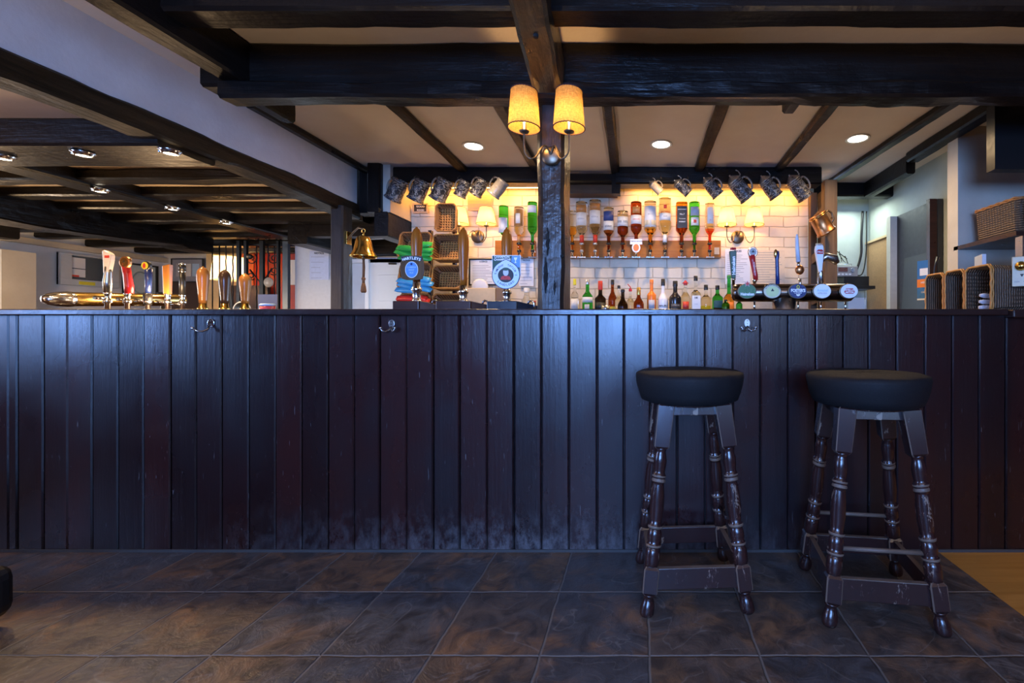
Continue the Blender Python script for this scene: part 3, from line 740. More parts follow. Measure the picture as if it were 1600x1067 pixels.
def downlight(x, y, label):
    t = thing('downlight', label, 'ceiling light', (x, y, ZC), group='recessed ceiling downlights')
    MB().lathe([(.062, 0), (.080, -.001), (.082, -.005), (.078, -.008), (.064, -.006), (.062, 0)], 28, caps=False).build('rim', WTXT, t)
    MB().lathe([(.0001, -.0035), (.063, -.0035), (.063, -.001)], 28).build('diffuser', DISC, t)
    spot('downlight_beam', (0, 0, -.02), 46, (1.0, .68, .36), 165, .05, parent=t, blend=1)
for px, py, l in ((740, 228, 'recessed round downlight left of the black post'), (1033, 225, 'recessed round downlight right of the black post, middle of the bar ceiling'), (1340, 216, 'recessed round downlight near the right end of the bar ceiling')):
    y = FPX*(ZC-EYE)/(VY-py); downlight((px-VX)*y/FPX, y, l)
def cab_light(px, py, z, label, pw=11):
    y = FPX*(z-EYE)/(VY-py); x = (px-VX)*y/FPX
    t = thing('cabinet_spotlight', label, 'ceiling light', (x, y, z+.012), group='small chrome spotlights under the low beams')
    MB().lathe([(.020, 0), (.044, -.002), (.046, -.006), (.036, -.012), (.034, -.020), (.027, -.022), (.026, -.018)], 24, caps=False).build('rim', CHROME, t)
    MB().lathe([(.0001, -.019), (.026, -.019), (.026, -.012)], 20).build('lens', DISC, t)
    MB().ball((-.052, 0, -.006), .008).build('screw', CHROME, t)
    spot('spotlight_beam', (0, 0, -.03), pw, (1.0, .66, .32), 150, .02, parent=t, blend=.6)
cab_light(4, 246, 1.900, 'small chrome spotlight on the wide beam, farthest left', 30)
cab_light(130, 241, 1.900, 'small chrome spotlight on the wide beam, middle of the three', 30)
cab_light(266, 238, 1.900, 'small chrome spotlight on the wide beam, beside the brown timber', 30)
cab_light(157, 298, 1.943, 'small chrome spotlight on the receding beam, nearest of the three')
cab_light(270, 326, 1.943, 'small chrome spotlight on the receding beam, middle of the three')
cab_light(354, 348, 1.943, 'small chrome spotlight on the receding beam, farthest of the three', 22)
# strip lights tucked behind the back wall beam
LEDM = N('strip_light_tube').set(color=(1,.8,.5), emit=(1.0, .55, .16), estr=10).mat
for x0, x1, pw, l in ((-2.0, -.85, 4.5, 'warm strip light hidden behind the black beam, left of the post'), (-.1, 1.45, 7, 'warm strip light hidden behind the black beam, right of the post')):
    t = thing('strip_light', l, 'light', ((x0+x1)/2, 3.90, 2.235))
    MB().box(-(x1-x0)/2, (x1-x0)/2, -.012, .012, 0, .010).build('channel', CHROME, t); MB().box(-(x1-x0)/2+.01, (x1-x0)/2-.01, -.008, .008, -.004, 0).build('tube', LEDM, t)
    l = bpy.data.lights.new('strip_glow', 'AREA'); l.shape = 'RECTANGLE'; l.size = x1-x0-.05; l.size_y = .03; l.energy = pw; l.color = (1.0, .46, .10)
    o = bpy.data.objects.new('strip_glow', l); C.objects.link(o); o.parent = t; o.location = (0, .0, -.006); o.rotation_euler = (R(20), 0, 0)

# ------------------------------------------------------------------ bottles
def glass(name, col, rough=.03, ior=1.22, dens=1.0):
    q = N(name); q.set(color=col, rough=rough, trans=1.0, ior=ior, spec=.6); return q.mat
G_CLEAR = glass('clear_glass', (.90,.92,.90)); G_GREEN = glass('green_glass', (.05,.55,.08)); G_AMBER = glass('amber_spirit', (.85,.36,.04))
G_BROWN = glass('brown_spirit', (.30,.06,.015)); G_DARK = glass('dark_bottle_glass', (.035,.02,.012)); G_RED = glass('red_spirit', (.75,.07,.02))
G_WATER = glass('clear_spirit', (.80,.88,.90), ior=1.33); G_YG = glass('yellow_green_liqueur', (.65,.80,.10)); G_PURP = glass('purple_liqueur', (.12,.01,.08)); G_YEL = glass('pale_yellow_spirit', (.90,.85,.45))
ORNG = plain('orange_bottle', (.85,.20,.02), .25); WHTB = plain('white_bottle', (.80,.78,.75), .3); BLKB = plain('black_bottle', (.015,.013,.013), .18)
LABW = plain('white_label', (.75,.74,.70), .55, var=.03); LABK = plain('black_label', (.015,.015,.015), .5); LABY = plain('yellow_label', (.80,.55,.05), .5)
LABR = plain('red_label', (.60,.04,.02), .5); LABO = plain('orange_label', (.85,.22,.03), .5); LABB = plain('blue_label', (.03,.06,.22), .5); LABGY = plain('grey_label', (.45,.45,.47), .5)
LABC = plain('copper_label', (.45,.20,.06), .35); CAPY = plain('yellow_cap', (.80,.70,.04), .4); CAPS = plain('silver_cap', (.55,.56,.58), .3, .8); CAPK = plain('black_cap', (.015,.014,.014), .35)
CAPR = plain('red_cap', (.55,.02,.03), .4); CAPG = plain('gold_cap', (.60,.38,.10), .3, .8); CAPGN = plain('green_cap', (.03,.25,.05), .4)
def lab_patch(r, z0, z1, half=72, n=14, bump=.0012, square=False):
    mb = MB(); 
    if square:
        mb.box(-r*.86, r*.86, -r-bump, -r+.001, z0, z1); return mb
    for i in range(n+1):
        a = R(-90-half+2*half*i/n)
        for rr, z in ((r+bump, z0), (r+bump, z1), (r-.0008, z1), (r-.0008, z0)): mb.v.append(Vector((rr*math.cos(a), rr*math.sin(a), z)))
    for i in range(n):
        a = i*4; b = a+4
        mb.face((a, b, b+1, a+1), 0, True); mb.face((a+1, b+1, b+2, a+2)); mb.face((a+2, b+2, b+3, a+3)); mb.face((a+3, b+3, b, a))
    mb.face((3, 2, 1, 0)); mb.face((n*4, n*4+1, n*4+2, n*4+3)); return mb
def sq_lathe(mb, prof, mf=None, c=.28):
    n = len(mb.v); seg = 24
    for (r, z, s) in prof:
        for i in range(seg):
            a = 2*math.pi*i/seg; ca, sa = math.cos(a), math.sin(a)
            k = 1/max(abs(ca), abs(sa)); k = 1+(min(k, 1.28)-1)*s; mb.v.append(Vector((r*ca*k, r*sa*k, z)))
    for k in range(len(prof)-1):
        mm = mf(.5*(prof[k][1]+prof[k+1][1])) if mf else 0
        for i in range(seg):
            j = (i+1) % seg; a = n+k*seg; mb.face((a+i, a+j, a+seg+j, a+seg+i), mm, s_smooth)
    mb.face([n+i for i in reversed(range(seg))]); mb.face([n+(len(prof)-1)*seg+i for i in range(seg)], mf(prof[-1][1]) if mf else 0)
s_smooth = True
def ring_levels(prof, lv):
    out = []
    for a, b in zip(prof[:-1], prof[1:]):
        out.append(a)
        if min(a[1], b[1]) < lv < max(a[1], b[1]):
            f = (lv-a[1])/(b[1]-a[1]); out.append(tuple(x+(y-x)*f for x, y in zip(a, b)))
    out.append(prof[-1]); return out
def bottle(label, px, top, hw, Y, mats, cap, labels=(), liquid=None, shape='round', neck=.30, nr=.36, sh=.14, texts=(), zb=1.10, capl=.10, group='spirit bottles standing on the back bar', name='spirit_bottle', extra=None):
    """mats = (liquid or body, empty glass); labels = [(z0,z1,mat,half)] in body fractions"""
    x = (px-VX)*Y/FPX; H = EYE+(VY-top)*Y/FPX-zb; r = hw*Y/FPX
    zn = H*(1-neck); zs = zn-H*sh
    sq = .9 if shape == 'square' else 0
    prof = [(r*.9, 0, sq), (r, .004, sq), (r, zs, sq)]
    for i in range(1, 7):
        u = i/6; prof.append((r*nr+(r-r*nr)*(.5+.5*math.cos(math.pi*u)), zs+(zn-zs)*u, sq*(1-u)))
    prof += [(r*nr*.95, H*(1-capl), 0), (r*nr*.95, H*.985, 0)]
    lv = (liquid if liquid is not None else 1)*zn
    prof = ring_levels(prof, lv)
    mb = MB(); mf = (lambda z: 0 if z < lv else 1)
    sq_lathe(mb, prof, mf)
    o = mb.build(name, [mats[0], mats[-1]], None, (x, Y, zb+.0005)); tag(o, label, 'bottle', group)
    MB().lathe([(r*nr*1.12, H*(1-capl)), (r*nr*1.15, H*(1-capl)+.002), (r*nr*1.12, H-.002), (r*nr*.95, H)], 18).build('cap', cap, o)
    for (a, b, m, half) in labels: lab_patch(r, zs*a, zs*b, half, square=(shape == 'square')).build('label', m, o)
    for (t, size, zf, m, bold) in texts:
        M = TR(0, -r-.0019, zs*zf) @ RX(90)
        b2 = MB().text(t, size, M, 0, bold, cyl=None if shape == 'square' else r); b2.build('lettering', m, o)
    if extra: extra(o, r, H, zs)
    return o
Yb = 3.62
bottle('clear bottle with yellow cap and pale label at the right edge of the black post', 898, 436, 6, Yb, (G_YEL, G_CLEAR), CAPY, [(.3,.85,LABW,60)], .5, capl=.16)
bottle('green gin bottle with white label and silver cap', 918, 437, 8.2, Yb, (G_GREEN, G_GREEN), CAPS, [(.72,.98,LABW,75), (.25,.62,LABGY,26)], 1, sh=.16, capl=.13)
bottle('black wine shouldered bottle with red capsule, second dark bottle from the post', 938, 439, 8.8, Yb+.02, (G_DARK, G_DARK), LABR, [(.35,.8,LABK,60)], 1, neck=.36, capl=.25)
bottle('brown bottle with gold shoulder and yellow label', 957, 437, 6.8, Yb+.06, (G_BROWN, G_BROWN), CAPK, [(.25,.6,LABY,70), (.0,.2,LABR,70)], 1, neck=.28, sh=.25, capl=.13)
bottle('clear bottle with black pourer beside the brown bottle', 967, 446, 6, Yb-.02, (G_YEL, G_CLEAR), CAPK, [], .4, sh=.2)
bottle('short black bottle with orange band at its foot', 973, 452, 8, Yb-.10, (G_DARK, G_DARK), CAPK, [(.05,.25,LABO,75)], 1, neck=.3, sh=.3)
def pourer(o, r, H, zs): MB().tube([(0,0,H-.004), (0,0,H+.012), (-.022,-.005,H+.036)], [.006,.0045,.003], 8).build('pourer', CAPR, o)
bottle('clear bottle of purple liqueur with a bent pink pourer', 985, 451, 6.2, Yb, (G_PURP, G_CLEAR), CAPR, [], .42, sh=.2, extra=pourer)
bottle('square brown orange liqueur bottle with white label and gold neck', 998, 449, 8, Yb-.03, (G_BROWN, G_BROWN), CAPG, [(.1,.62,LABW,60)], 1, 'square', neck=.30, sh=.26, capl=.26, texts=[("COINTREAU", .011, .42, INK, .02)])
bottle('bright orange frosted bottle with grey round label', 1018, 437, 7.2, Yb, (ORNG, ORNG), LABO, [(.35,.78,LABGY,38)], 1, neck=.30, sh=.12)
bottle('white opaque rum bottle with black cap and palm tree label', 1036, 436, 7.8, Yb, (WHTB, WHTB), CAPK, [(.22,.42,LABY,30), (.24,.34,LABR,18)], 1, neck=.34, sh=.22, capl=.18, texts=[('MALIBU', .021, .66, INK, .02)])
bottle('broad black bottle with faint white lettering and silver collar', 1055, 439, 9.4, Yb, (BLKB, BLKB), CAPK, [(.25,.7,LABK,50)], 1, neck=.30, sh=.18, capl=.15, texts=[('KAHLUA', .017, .62, LABGY, .0)])
def redhat(o, r, H, zs): MB().lathe([(.0001,H+.010),(.008,H+.008),(.012,H-.004),(.026,H-.012),(.025,H-.016),(.0001,H-.014)], 20).build('stopper', CAPR, o)
bottle('clear bottle with wide red hat stopper and red round label', 1071, 440, 7.2, Yb, (G_WATER, G_CLEAR), CAPR, [(.35,.8,LABR,40), (.1,.24,LABW,70)], .3, neck=.26, sh=.2, extra=redhat)
bottle('tall square clear bottle with white label and black cap', 1087, 431, 7.5, Yb, (G_WATER, G_CLEAR), CAPK, [(.12,.92,LABW,60)], 1, 'square', neck=.34, sh=.10, capl=.12, texts=[('HK', .020, .82, INK, .04), ('PURE', .012, .55, LABGY, .0)])
bottle('clear shouldered bottle half full of yellow green liqueur', 1103, 445, 7.8, Yb, (G_YG, G_CLEAR), CAPK, [], .5, neck=.30, sh=.14, capl=.16)
bottle('square green herbal liqueur bottle with orange banded label', 1121, 446, 8.0, Yb-.02, (G_GREEN, G_GREEN), CAPK, [(.38,.86,DGREEN,60), (.36,.48,LABO,62)], 1, 'square', neck=.24, sh=.16, capl=.14)
bottle('amber whiskey bottle with green neck beside the beer font', 1139, 430, 8, Yb-.08, (G_AMBER, G_GREEN), CAPGN, [(.4,.8,LABO,40)], .9, neck=.40, sh=.16, capl=.08)
bottle('squat green glass bottle below the left end of the beer font', 1134, 468, 6, Yb-.15, (G_GREEN, G_GREEN), CAPK, [], 1, neck=.1, sh=.2)
bottle('squat green bottle under the beer font near its left pipe', 1155, 468, 5, Yb-.12, (G_GREEN, G_GREEN), CAPK, [(.2,.6,LABW,50)], 1, neck=.1, sh=.2)
bottle('small clear bottle with cream round stopper left of the black post', 823, 450, 7, Yb, (G_WATER, G_CLEAR), LABW, [], .5, neck=.2, sh=.3, capl=.16, nr=.55)
bottle('small dark red bottle at the left edge of the black post', 836, 470, 4, Yb, (G_BROWN, G_BROWN), LABR, [], 1, neck=.3, sh=.2)
o = MB().lathe([(.018,0),(.030,.05),(.034,.085),(.033,.085),(.029,.05),(.016,.004)], 20).build('measuring_cup', STEEL, None, (*P(946, 0, Yb-.16).xy, 1.1005)); tag(o, 'little steel measuring cup between the dark bottles', 'cup')

# optic board and inverted bottles
ob = thing('optic_rack', 'warm wooden rail carrying the upside down bottles right of the post', 'bottle rack', (0, 3.955, 0), group='wooden optic rails')
a, b = P(886, 376, 3.955), P(1126, 403, 3.955)
MB().box(a.x, b.x, -.012, .044, b.z, a.z).build('rail', BOARD, ob, bevel=.003)
MB().box(a.x, b.x, -.024, -.012, b.z-.004, b.z).build('lip', BRONZE, ob)
ol = thing('optic_rack', 'short wooden rail carrying three upside down bottles left of the post', 'bottle rack', (0, 3.955, 0), group='wooden optic rails')
a, b = P(774, 376, 3.955), P(836, 403, 3.955)
MB().box(a.x, b.x, -.012, .044, b.z, a.z).build('rail', BOARD, ol, bevel=.003)
MB().box(a.x, b.x, -.024, -.012, b.z-.004, b.z).build('lip', BRONZE, ol)
c = MB().box(-.022, .022, -.002, 0, -.03, .03).build('price_card', plain('cream_card', (.75,.55,.32), .6), None, (*P(1120, 0, 3.938).xy, P(0, 392, 3.938).z)); tag(c, 'small cream card on the right end of the wooden bottle rail', 'card')
def optic(label, px, top, hw, mats, level, labels, texts=(), shape='round', neckbot=379, collar=None, badge=None):
    Y = 3.84; x = (px-VX)*Y/FPX; zt = EYE+(VY-top)*Y/FPX; zb = EYE+(VY-neckbot)*Y/FPX; H = zt-zb; r = hw*Y/FPX
    sq = .9 if shape == 'square' else 0
    nk = H*.16; s1 = H*.34
    prof = [(r*.32, 0, 0), (r*.32, nk, 0)]
    for i in range(1, 7):
        u = i/6; prof.append((r*.32+(r-r*.32)*(.5-.5*math.cos(math.pi*u)), nk+(s1-nk)*u, sq*u))
    prof += [(r, H-.008, sq), (r*.96, H-.002, sq), (r*.85, H, sq)]
    lv = level*H; prof = ring_levels(prof, lv); mb = MB()
    sq_lathe(mb, prof, lambda z: 0 if z < lv else 1)
    o = mb.build('inverted_bottle', list(mats), None, (x, Y, zb)); tag(o, label, 'bottle', 'upside down spirit bottles on optics')
    for (z0, z1, m, half) in labels: lab_patch(r, H*z0, H*z1, half, square=(shape == 'square')).build('label', m, o)
    for (t, size, zf, m, bold) in texts:
        MB().text(t, size, TR(0, -r-.0019, H*zf) @ RX(90), 0, bold, cyl=None if shape == 'square' else r).build('lettering', m, o)
    if collar: MB().lathe([(r*.36, .0), (r*.36, nk*1.1)], 14).build('neck_collar', collar, o)
    # optic measure: cap, clear chamber, dispenser and press bar
    op = MB(); op.lathe([(.004,-.002),(.020,-.004),(.021,-.016),(.012,-.020),(.013,-.062),(.017,-.066),(.017,-.078),(.010,-.084),(.009,-.118),(.005,-.124)], 14, mf=lambda z: 2 if -.062 < z < -.020 else (1 if z < -.084 else 0))
    op.box(-.03, .03, -.006, .004, -.128, -.122, 1); op.box(-.034,-.026,-.022,-.002,-.132,-.122, 1); op.box(.026,.034,-.022,-.002,-.132,-.122, 1)
    op.box(-.006, .006, .01, .084, -.075, -.060, 1)
    if badge:
        op.box(-.006, .006, -.018, .002, -.05, -.03, 1)
    op.build('optic', [CAPK if mats[0] is not G_CLEAR else CAPS, CHROME, mats[0]], o)
    if badge: badge(o)
    return o
OPT = [
 ('hanging bottle with green cap end and white label, leftmost on the short rail', 787, 322, 7.5, (G_GREEN, G_GREEN), 1, [(.25,.66,LABW,60)], []),
 ('hanging clear bottle with copper patterned label left of the post', 811, 324, 7.5, (G_AMBER, G_CLEAR), .22, [(.45,.92,LABC,62), (.52,.8,LABW,26)], []),
 ('hanging green bottle partly behind the left edge of the post', 832, 316, 7.5, (G_GREEN, G_GREEN), 1, [(.72,.9,LABW,60)], []),
 ('hanging clear bottle of amber spirit partly behind the right edge of the post', 894, 330, 7, (G_AMBER, G_CLEAR), .5, [], []),
 ('hanging empty vodka bottle with copper and white label, first right of the post', 909, 316, 9, (G_CLEAR, G_CLEAR), .2, [(.72,.90,LABC,58), (.40,.72,LABW,58)], [('VODKA', .018, .56, INKG, 0)]),
 ('hanging empty vodka bottle with copper and white label, second right of the post', 930, 313, 9.2, (G_CLEAR, G_CLEAR), .2, [(.74,.90,LABC,58), (.42,.74,LABW,58)], [('VODKA', .018, .58, INKG, 0)]),
 ('hanging dark rum bottle with navy and white label', 951, 325, 8, (G_BROWN, G_CLEAR), .34, [(.60,.88,LABB,70), (.34,.62,LABW,70)], [('EDINY', .022, .44, INK, .02)]),
 ('hanging brown spirit bottle with narrow black and white label', 973, 330, 8.4, (G_BROWN, G_CLEAR), .62, [(.50,.80,LABW,70), (.60,.68,LABK,71)], []),
 ('hanging brown spirit bottle with white label above the small oval badge', 994, 316, 8.6, (G_BROWN, G_BROWN), 1, [(.44,.66,LABW,70), (.70,.86,LABC,40)], [('GROUSE', .017, .55, LABR, .01)]),
 ('hanging whisky bottle with tall white label and yellow band', 1016, 315, 9.6, (G_AMBER, G_CLEAR), .32, [(.36,.86,LABW,62), (.40,.52,LABY,64)], [("BELL'S", .016, .66, INKG, .0)]),
 ('hanging clear rum bottle with red emblem, tallest on the rail', 1039, 310, 9.6, (G_WATER, G_CLEAR), .42, [(.48,.64,LABW,62), (.74,.82,LABR,14)], [('BACARDI', .020, .66, LABR, .02), ('RUM', .016, .56, INK, 0)]),
 ('hanging square whiskey bottle with black and white label', 1065, 317, 9.0, (G_BROWN, G_AMBER), .5, [(.34,.88,LABK,60)], [("JACK DANIEL'S", .0105, .80, WTXT, .01), ("No.7", .020, .68, WTXT, .0), ('Tennessee', .013, .57, WTXT, 0), ('WHISKEY', .013, .49, WTXT, .02)]),
 ('hanging green gin bottle with round white and red label', 1085, 316, 8.4, (G_GREEN, G_GREEN), 1, [(.64,.86,LABGY,50), (.40,.60,LABW,44), (.46,.54,LABR,16)], []),
 ('hanging slim clear bottle with red spirit, rightmost on the rail', 1109, 318, 7.2, (G_RED, G_CLEAR), .34, [(.46,.88,LABW,40)], [('25', .016, .55, LABR, 0)]),
]
def oval_badge(o):
    b = MB(); b.prism([(-.052,.0),(.052,.0),(.050,.045),(-.050,.045)], .004, MF(0, -.034, -.022)); b.prism(ell(.036,.042), .005, MF(0, -.034, -.050)); b.build('badge', WTXT, o)
    MB().prism(ell(.024,.030), .002, MF(0, -.0395, -.050)).build('badge_centre', LABO, o)
    b = MB(); b.text('FAMOUS GROUSE', .0125, MF(0, -.0386, .004), 0, .02); b.box(-.006,.006,-.036,.0,-.05,-.03); b.build('badge_lettering', INK, o)
for i, d in enumerate(OPT):
    optic(*d, shape='square' if 'square' in d[0] else 'round', collar={1: LABC, 4: LABR, 5: LABR, 10: LABW}.get(i), neckbot=379, badge=oval_badge if i == 8 else None)

# ------------------------------------------------------------------ hanging steins
def stein_mat():
    q = N('relief_stoneware'); n = q.noise(q.coord((24,24,24)), 1, 3, .5, 1.5); n2 = q.noise(q.coord((9,9,9)), 1, 3, .6)
    ln = q.math('ABSOLUTE', q.math('SUBTRACT', n, .5)); base = q.ramp(n2, [(.40, (.010,.013,.030)), (.50, (.045,.035,.028)), (.58, (.008,.008,.012)), (.66, (.10,.11,.13))], 'LINEAR')
    lm = q.ramp(ln, [(.022, 1.0), (.045, 0.0)])
    q.set(color=q.mix(q.math('MULTIPLY', lm, .85), base, (.42,.38,.33)), rough=.3, spec=.4); q.bump(q.math('ADD', q.math('MULTIPLY', lm, .7), n), .9, .012); return q.mat
STONE = stein_mat(); STONEG = plain('grey_glazed_stoneware', (.28,.24,.19), .25, nscale=60, var=.4, bump=.5)
CREAMG = plain('cream_stoneware', (.50,.38,.24), .3, nscale=50, var=.25); PEWTER = plain('pewter', (.36,.34,.31), .3, .9, .3, 60)
def stein(label, cx, cy, hpx, Y, ang, lid, mat=None, yaw=0, body='barrel'):
    h = hpx*1.08*Y/FPX; r = h*.355; p = P(cx, cy, Y); mat = mat or STONE
    t = thing('beer_stein', label, 'beer stein', p, (0, R(ang), R(yaw)), group='steins hanging from the black beam')
    z0 = -h/2; pr = [(.0001, z0), (r*1.08, z0), (r*1.12, z0+h*.04), (r*1.02, z0+h*.09), (r*.98, z0+h*.12), (r*1.0, z0+h*.5), (r*.93, z0+h*.86), (r*.99, z0+h*.90), (r*.97, z0+h*.97), (r*.92, z0+h), (r*.84, z0+h*.99), (r*.84, z0+h*.2), (.0001, z0+h*.12)]
    MB().lathe(pr, 28, mf=lambda z: 0).build('body', mat, t)
    mb = MB()
    for z in (.07, .15, .84, .93): mb.lathe([(r*.985, z0+h*(z-.014)), (r*1.045, z0+h*z), (r*.985, z0+h*(z+.014))], 28, caps=False)
    mb.build('band', PEWTER if mat is STONE else mat, t)
    s = -1 if ang > 0 else 1
    s = -1 if not lid else 1
    hp = [(s*r*.95, 0, z0+h*.82), (s*r*1.35, 0, z0+h*.88), (s*r*1.72, 0, z0+h*.74), (s*r*1.78, 0, z0+h*.50), (s*r*1.5, 0, z0+h*.28), (s*r*1.0, 0, z0+h*.2)]
    sm = []
    for i in range(len(hp)-1):
        p0 = Vector(hp[max(i-1,0)]); p1 = Vector(hp[i]); p2 = Vector(hp[i+1]); p3 = Vector(hp[min(i+2,len(hp)-1)])
        for k in range(4):
            u = k/4; sm.append(.5*((2*p1)+(-p0+p2)*u+(2*p0-5*p1+4*p2-p3)*u*u+(-p0+3*p1-3*p2+p3)*u**3))
    sm.append(Vector(hp[-1])); MB().tube(sm, h*.042, 8).build('handle', mat if mat is not STONE else STONEG, t)
    if lid:
        L = MB().lathe([(r*.96, z0+h), (r*1.03, z0+h*1.01), (r*.98, z0+h*1.05), (r*.62, z0+h*1.15), (r*.30, z0+h*1.25), (r*.10, z0+h*1.29), (r*.14, z0+h*1.33), (.0001, z0+h*1.36)], 24).build('lid', PEWTER, t)
        MB().tube([(s*r*.9, 0, z0+h*1.02), (s*r*1.25, 0, z0+h*1.06), (s*r*1.30, 0, z0+h*1.22), (s*r*1.12, 0, z0+h*1.34)], [h*.03,h*.03,h*.022,h*.03], 8).build('thumb_lift', PEWTER, L)
    # hook it hangs from, screwed into the beam
    return t
LST = [(620,297,31,32,'grey and navy relief stein, first from the left on the beam'), (655,298,31,30,'blue panelled relief stein, second from the left on the beam'), (690,297,32,32,'stein with scrolled oval relief, third from the left on the beam'),
       (723,295,24,30,'small dark relief stein, fourth from the left on the beam'), (749,293,25,38,'small pale relief stein, fifth from the left, behind its neighbours')]
hooks = []
for cx, cy, hp, an, lb in LST: stein(lb, cx, cy, hp, 3.62, an, False, yaw=-18)
stein('plain grey stoneware stein nearest the left side of the post', 779, 294, 26, 3.62, 42, False, STONEG, yaw=-12)
RST = [(1026,294,17,-48,'small cream numbered stein, first lidded stein right of the post', CREAMG), (1068,294,21,-52,'small grey lidded stein, second right of the post', None), (1114,295,25,-42,'dark relief lidded stein, third right of the post', None),
       (1158,297,32,-42,'large relief stein with pointed lid, fourth right of the post', None), (1204,295,28,-40,'tall relief stein with tilted pointed lid, fifth right of the post', None), (1249,296,31,-40,'pale relief stein with pointed lid at the right end of the beam', None)]
for cx, cy, hp, an, lb, m in RST: stein(lb, cx, cy, hp, 3.60, an, True, m, yaw=12)
allst = [(a[0]-7, 3.62, 'the stein placed '+w+' from the left') for a, w in zip(LST, ('first', 'second', 'third', 'fourth', 'fifth'))]+[(771, 3.62, 'the plain grey stein left of the post')]+[(a[0]+7, 3.60, 'the '+w+' lidded stein from the post') for a, w in zip(RST, ('first', 'second', 'third', 'fourth', 'fifth', 'sixth'))]
for px, Y, w in allst:
    p = P(px, 284, Y)
    o = MB().tube([(0, .09, .04), (0, .03, .036), (0, .0, .02), (0, -.006, .0), (0, -.012, .012)], .003, 6).build('stein_hook', BRONZE, None, (p.x, p.y, p.z+.02)); tag(o, 'small dark hook on the black beam holding '+w, 'hook', 'hooks along the black beam')
# copper tankard on the right screen
o = MB().tube([(0, .09, 0), (0, .02, 0), (0, 0, -.012), (0, -.012, 0)], .004, 6).build('tankard_hook', BRONZE, None, (1.50, 3.515, 1.885)); tag(o, 'dark hook on the oak post holding the copper tankard', 'hook')
p = P(1284, 350, 3.50); h = 34*3.5/FPX; r = h*.40
t = thing('copper_tankard', 'shiny copper tankard hanging tilted on the oak screen post', 'tankard', p, (0, R(-32), R(10)))
h /= 1.05
MB().lathe([(.0001,h*.08-h/2),(r*.96,-h/2),(r*1.12,-h/2),(r*1.12,-h*.42),(r*1.02,-h*.38),(r*.94,h*.42),(r*1.03,h*.47),(r*1.0,h/2),(r*.90,h/2),(r*.88,h*.40),(r*.92,-h*.35),(.0001,-h*.38)], 32).build('body', COPPER, t)
mb = MB()
for z in (-.42,.40): mb.lathe([(r*.98, h*(z-.02)), (r*1.09, h*z), (r*.98, h*(z+.02))], 32, caps=False)
mb.build('band', BRASS, t)
MB().tube([(r*.9,0,h*.34),(r*1.5,0,h*.42),(r*1.75,0,h*.2),(r*1.6,0,-h*.1),(r*1.02,0,-h*.22)], h*.05, 8).build('handle', BRONZE, t)

# ------------------------------------------------------------------ beer font on the right of the counter
def font_right():
    t = thing('beer_font', 'wide dark chrome beer font drum with five oval badges on the right of the counter', 'beer tap', (0, 2.36, 1.099))
    Y = 2.36; x0, x1 = (1143-VX)*Y/FPX, (1333-VX)*Y/FPX; zc = EYE+(VY-457.5)*Y/FPX-1.099; r = 14.0*Y/FPX
    G = N('dark_mirror_metal').set(color=(.20,.17,.15), metal=1.0, rough=.22).mat
    pr = [(.0001, 0), (r*.5, .002), (r*.85, .010), (r, .030), (r, x1-x0-.035), (r*.93, x1-x0-.016), (r*.7, x1-x0-.004), (.0001, x1-x0)]
    MB().lathe(pr, 32, TR(x0, 0, zc) @ RY(90)).build('drum', G, t)
    a, b = P(1208, 0, Y).x, P(1244, 0, Y).x
    MB().lathe([((b-a)/2*1.08, 0), ((b-a)/2, .006), ((b-a)/2, zc-r*.6)], 24, TR((a+b)/2, .01, 0)).build('column', STEEL, t)
    for px in (1181, 1250, 1286, 1325):
        MB().lathe([(.0055, .004), (.0055, zc-r*.9)], 10, TR((px-VX)*Y/FPX, .030, 0)).build('pipe', CHROME, t)
    return t, zc, r
ft, fzc, fr = font_right()
def badge(px, face, draw, rim=BRONZE, label=None):
    Y = 2.36; x = (px-VX)*Y/FPX
    M = MF(x, -fr-.010, fzc+.004); rx, ry = 14.2*2.3/FPX, 11.6*2.3/FPX
    b = MB().prism(ell(rx*1.04, ry*1.04, 36), .008, TR(0, .004, 0) @ M).build('badge_rim', rim, ft, bevel=.002)
    f = MB().prism(ell(rx*.94, ry*.94, 36), .0012, TR(0, -.0082, 0) @ M @ TR(0, 0, -.001)).build('badge_face', face, b)
    draw(b, TR(0, -.0106, 0) @ M, rx, ry)
def star(s, n=5, k=.42): return [((s if i % 2 == 0 else s*k)*math.sin(math.pi*i/n), (s if i % 2 == 0 else s*k)*math.cos(math.pi*i/n)) for i in range(2*n)]
def d1(b, M, rx, ry):
    MB().prism(star(.0155), .002, M @ TR(0, ry*.98, -.0005)).build('star', RED, b); m2 = MB().prism(star(.0180), .001, M @ TR(0, ry*.98, -.0014)); m2.build('star_outline', WTXT, b)
    MB().text('Heineken', .0205, M @ TR(0, -ry*.42, .0), 0, .035, sxy=.88).build('lettering', WTXT, b)
def d2(b, M, rx, ry):
    f = MB().prism(ell(rx*.72, ry*.70, 30), .0006, M @ TR(0, -ry*.06, -.0004)).build('badge_field', plain('pale_lime_print', (.55,.62,.30), .4), b)
    m = MB(); m.arc_text('STRONGBOW', .011, ry*.84, R(62), R(-62), M @ Matrix.Diagonal((rx/ry*.98, 1, 1, 1)), 0, bold=.02); m.build('lettering', INK, b)
    m = MB(); m.prism([(-.008,0),(-.004,.003),(-.002,.010),(.002,.010),(.004,.003),(.010,0),(.006,-.003),(-.006,-.003)], .0008, M @ TR(0, .002, .0002)); m.build('emblem', INK, b)
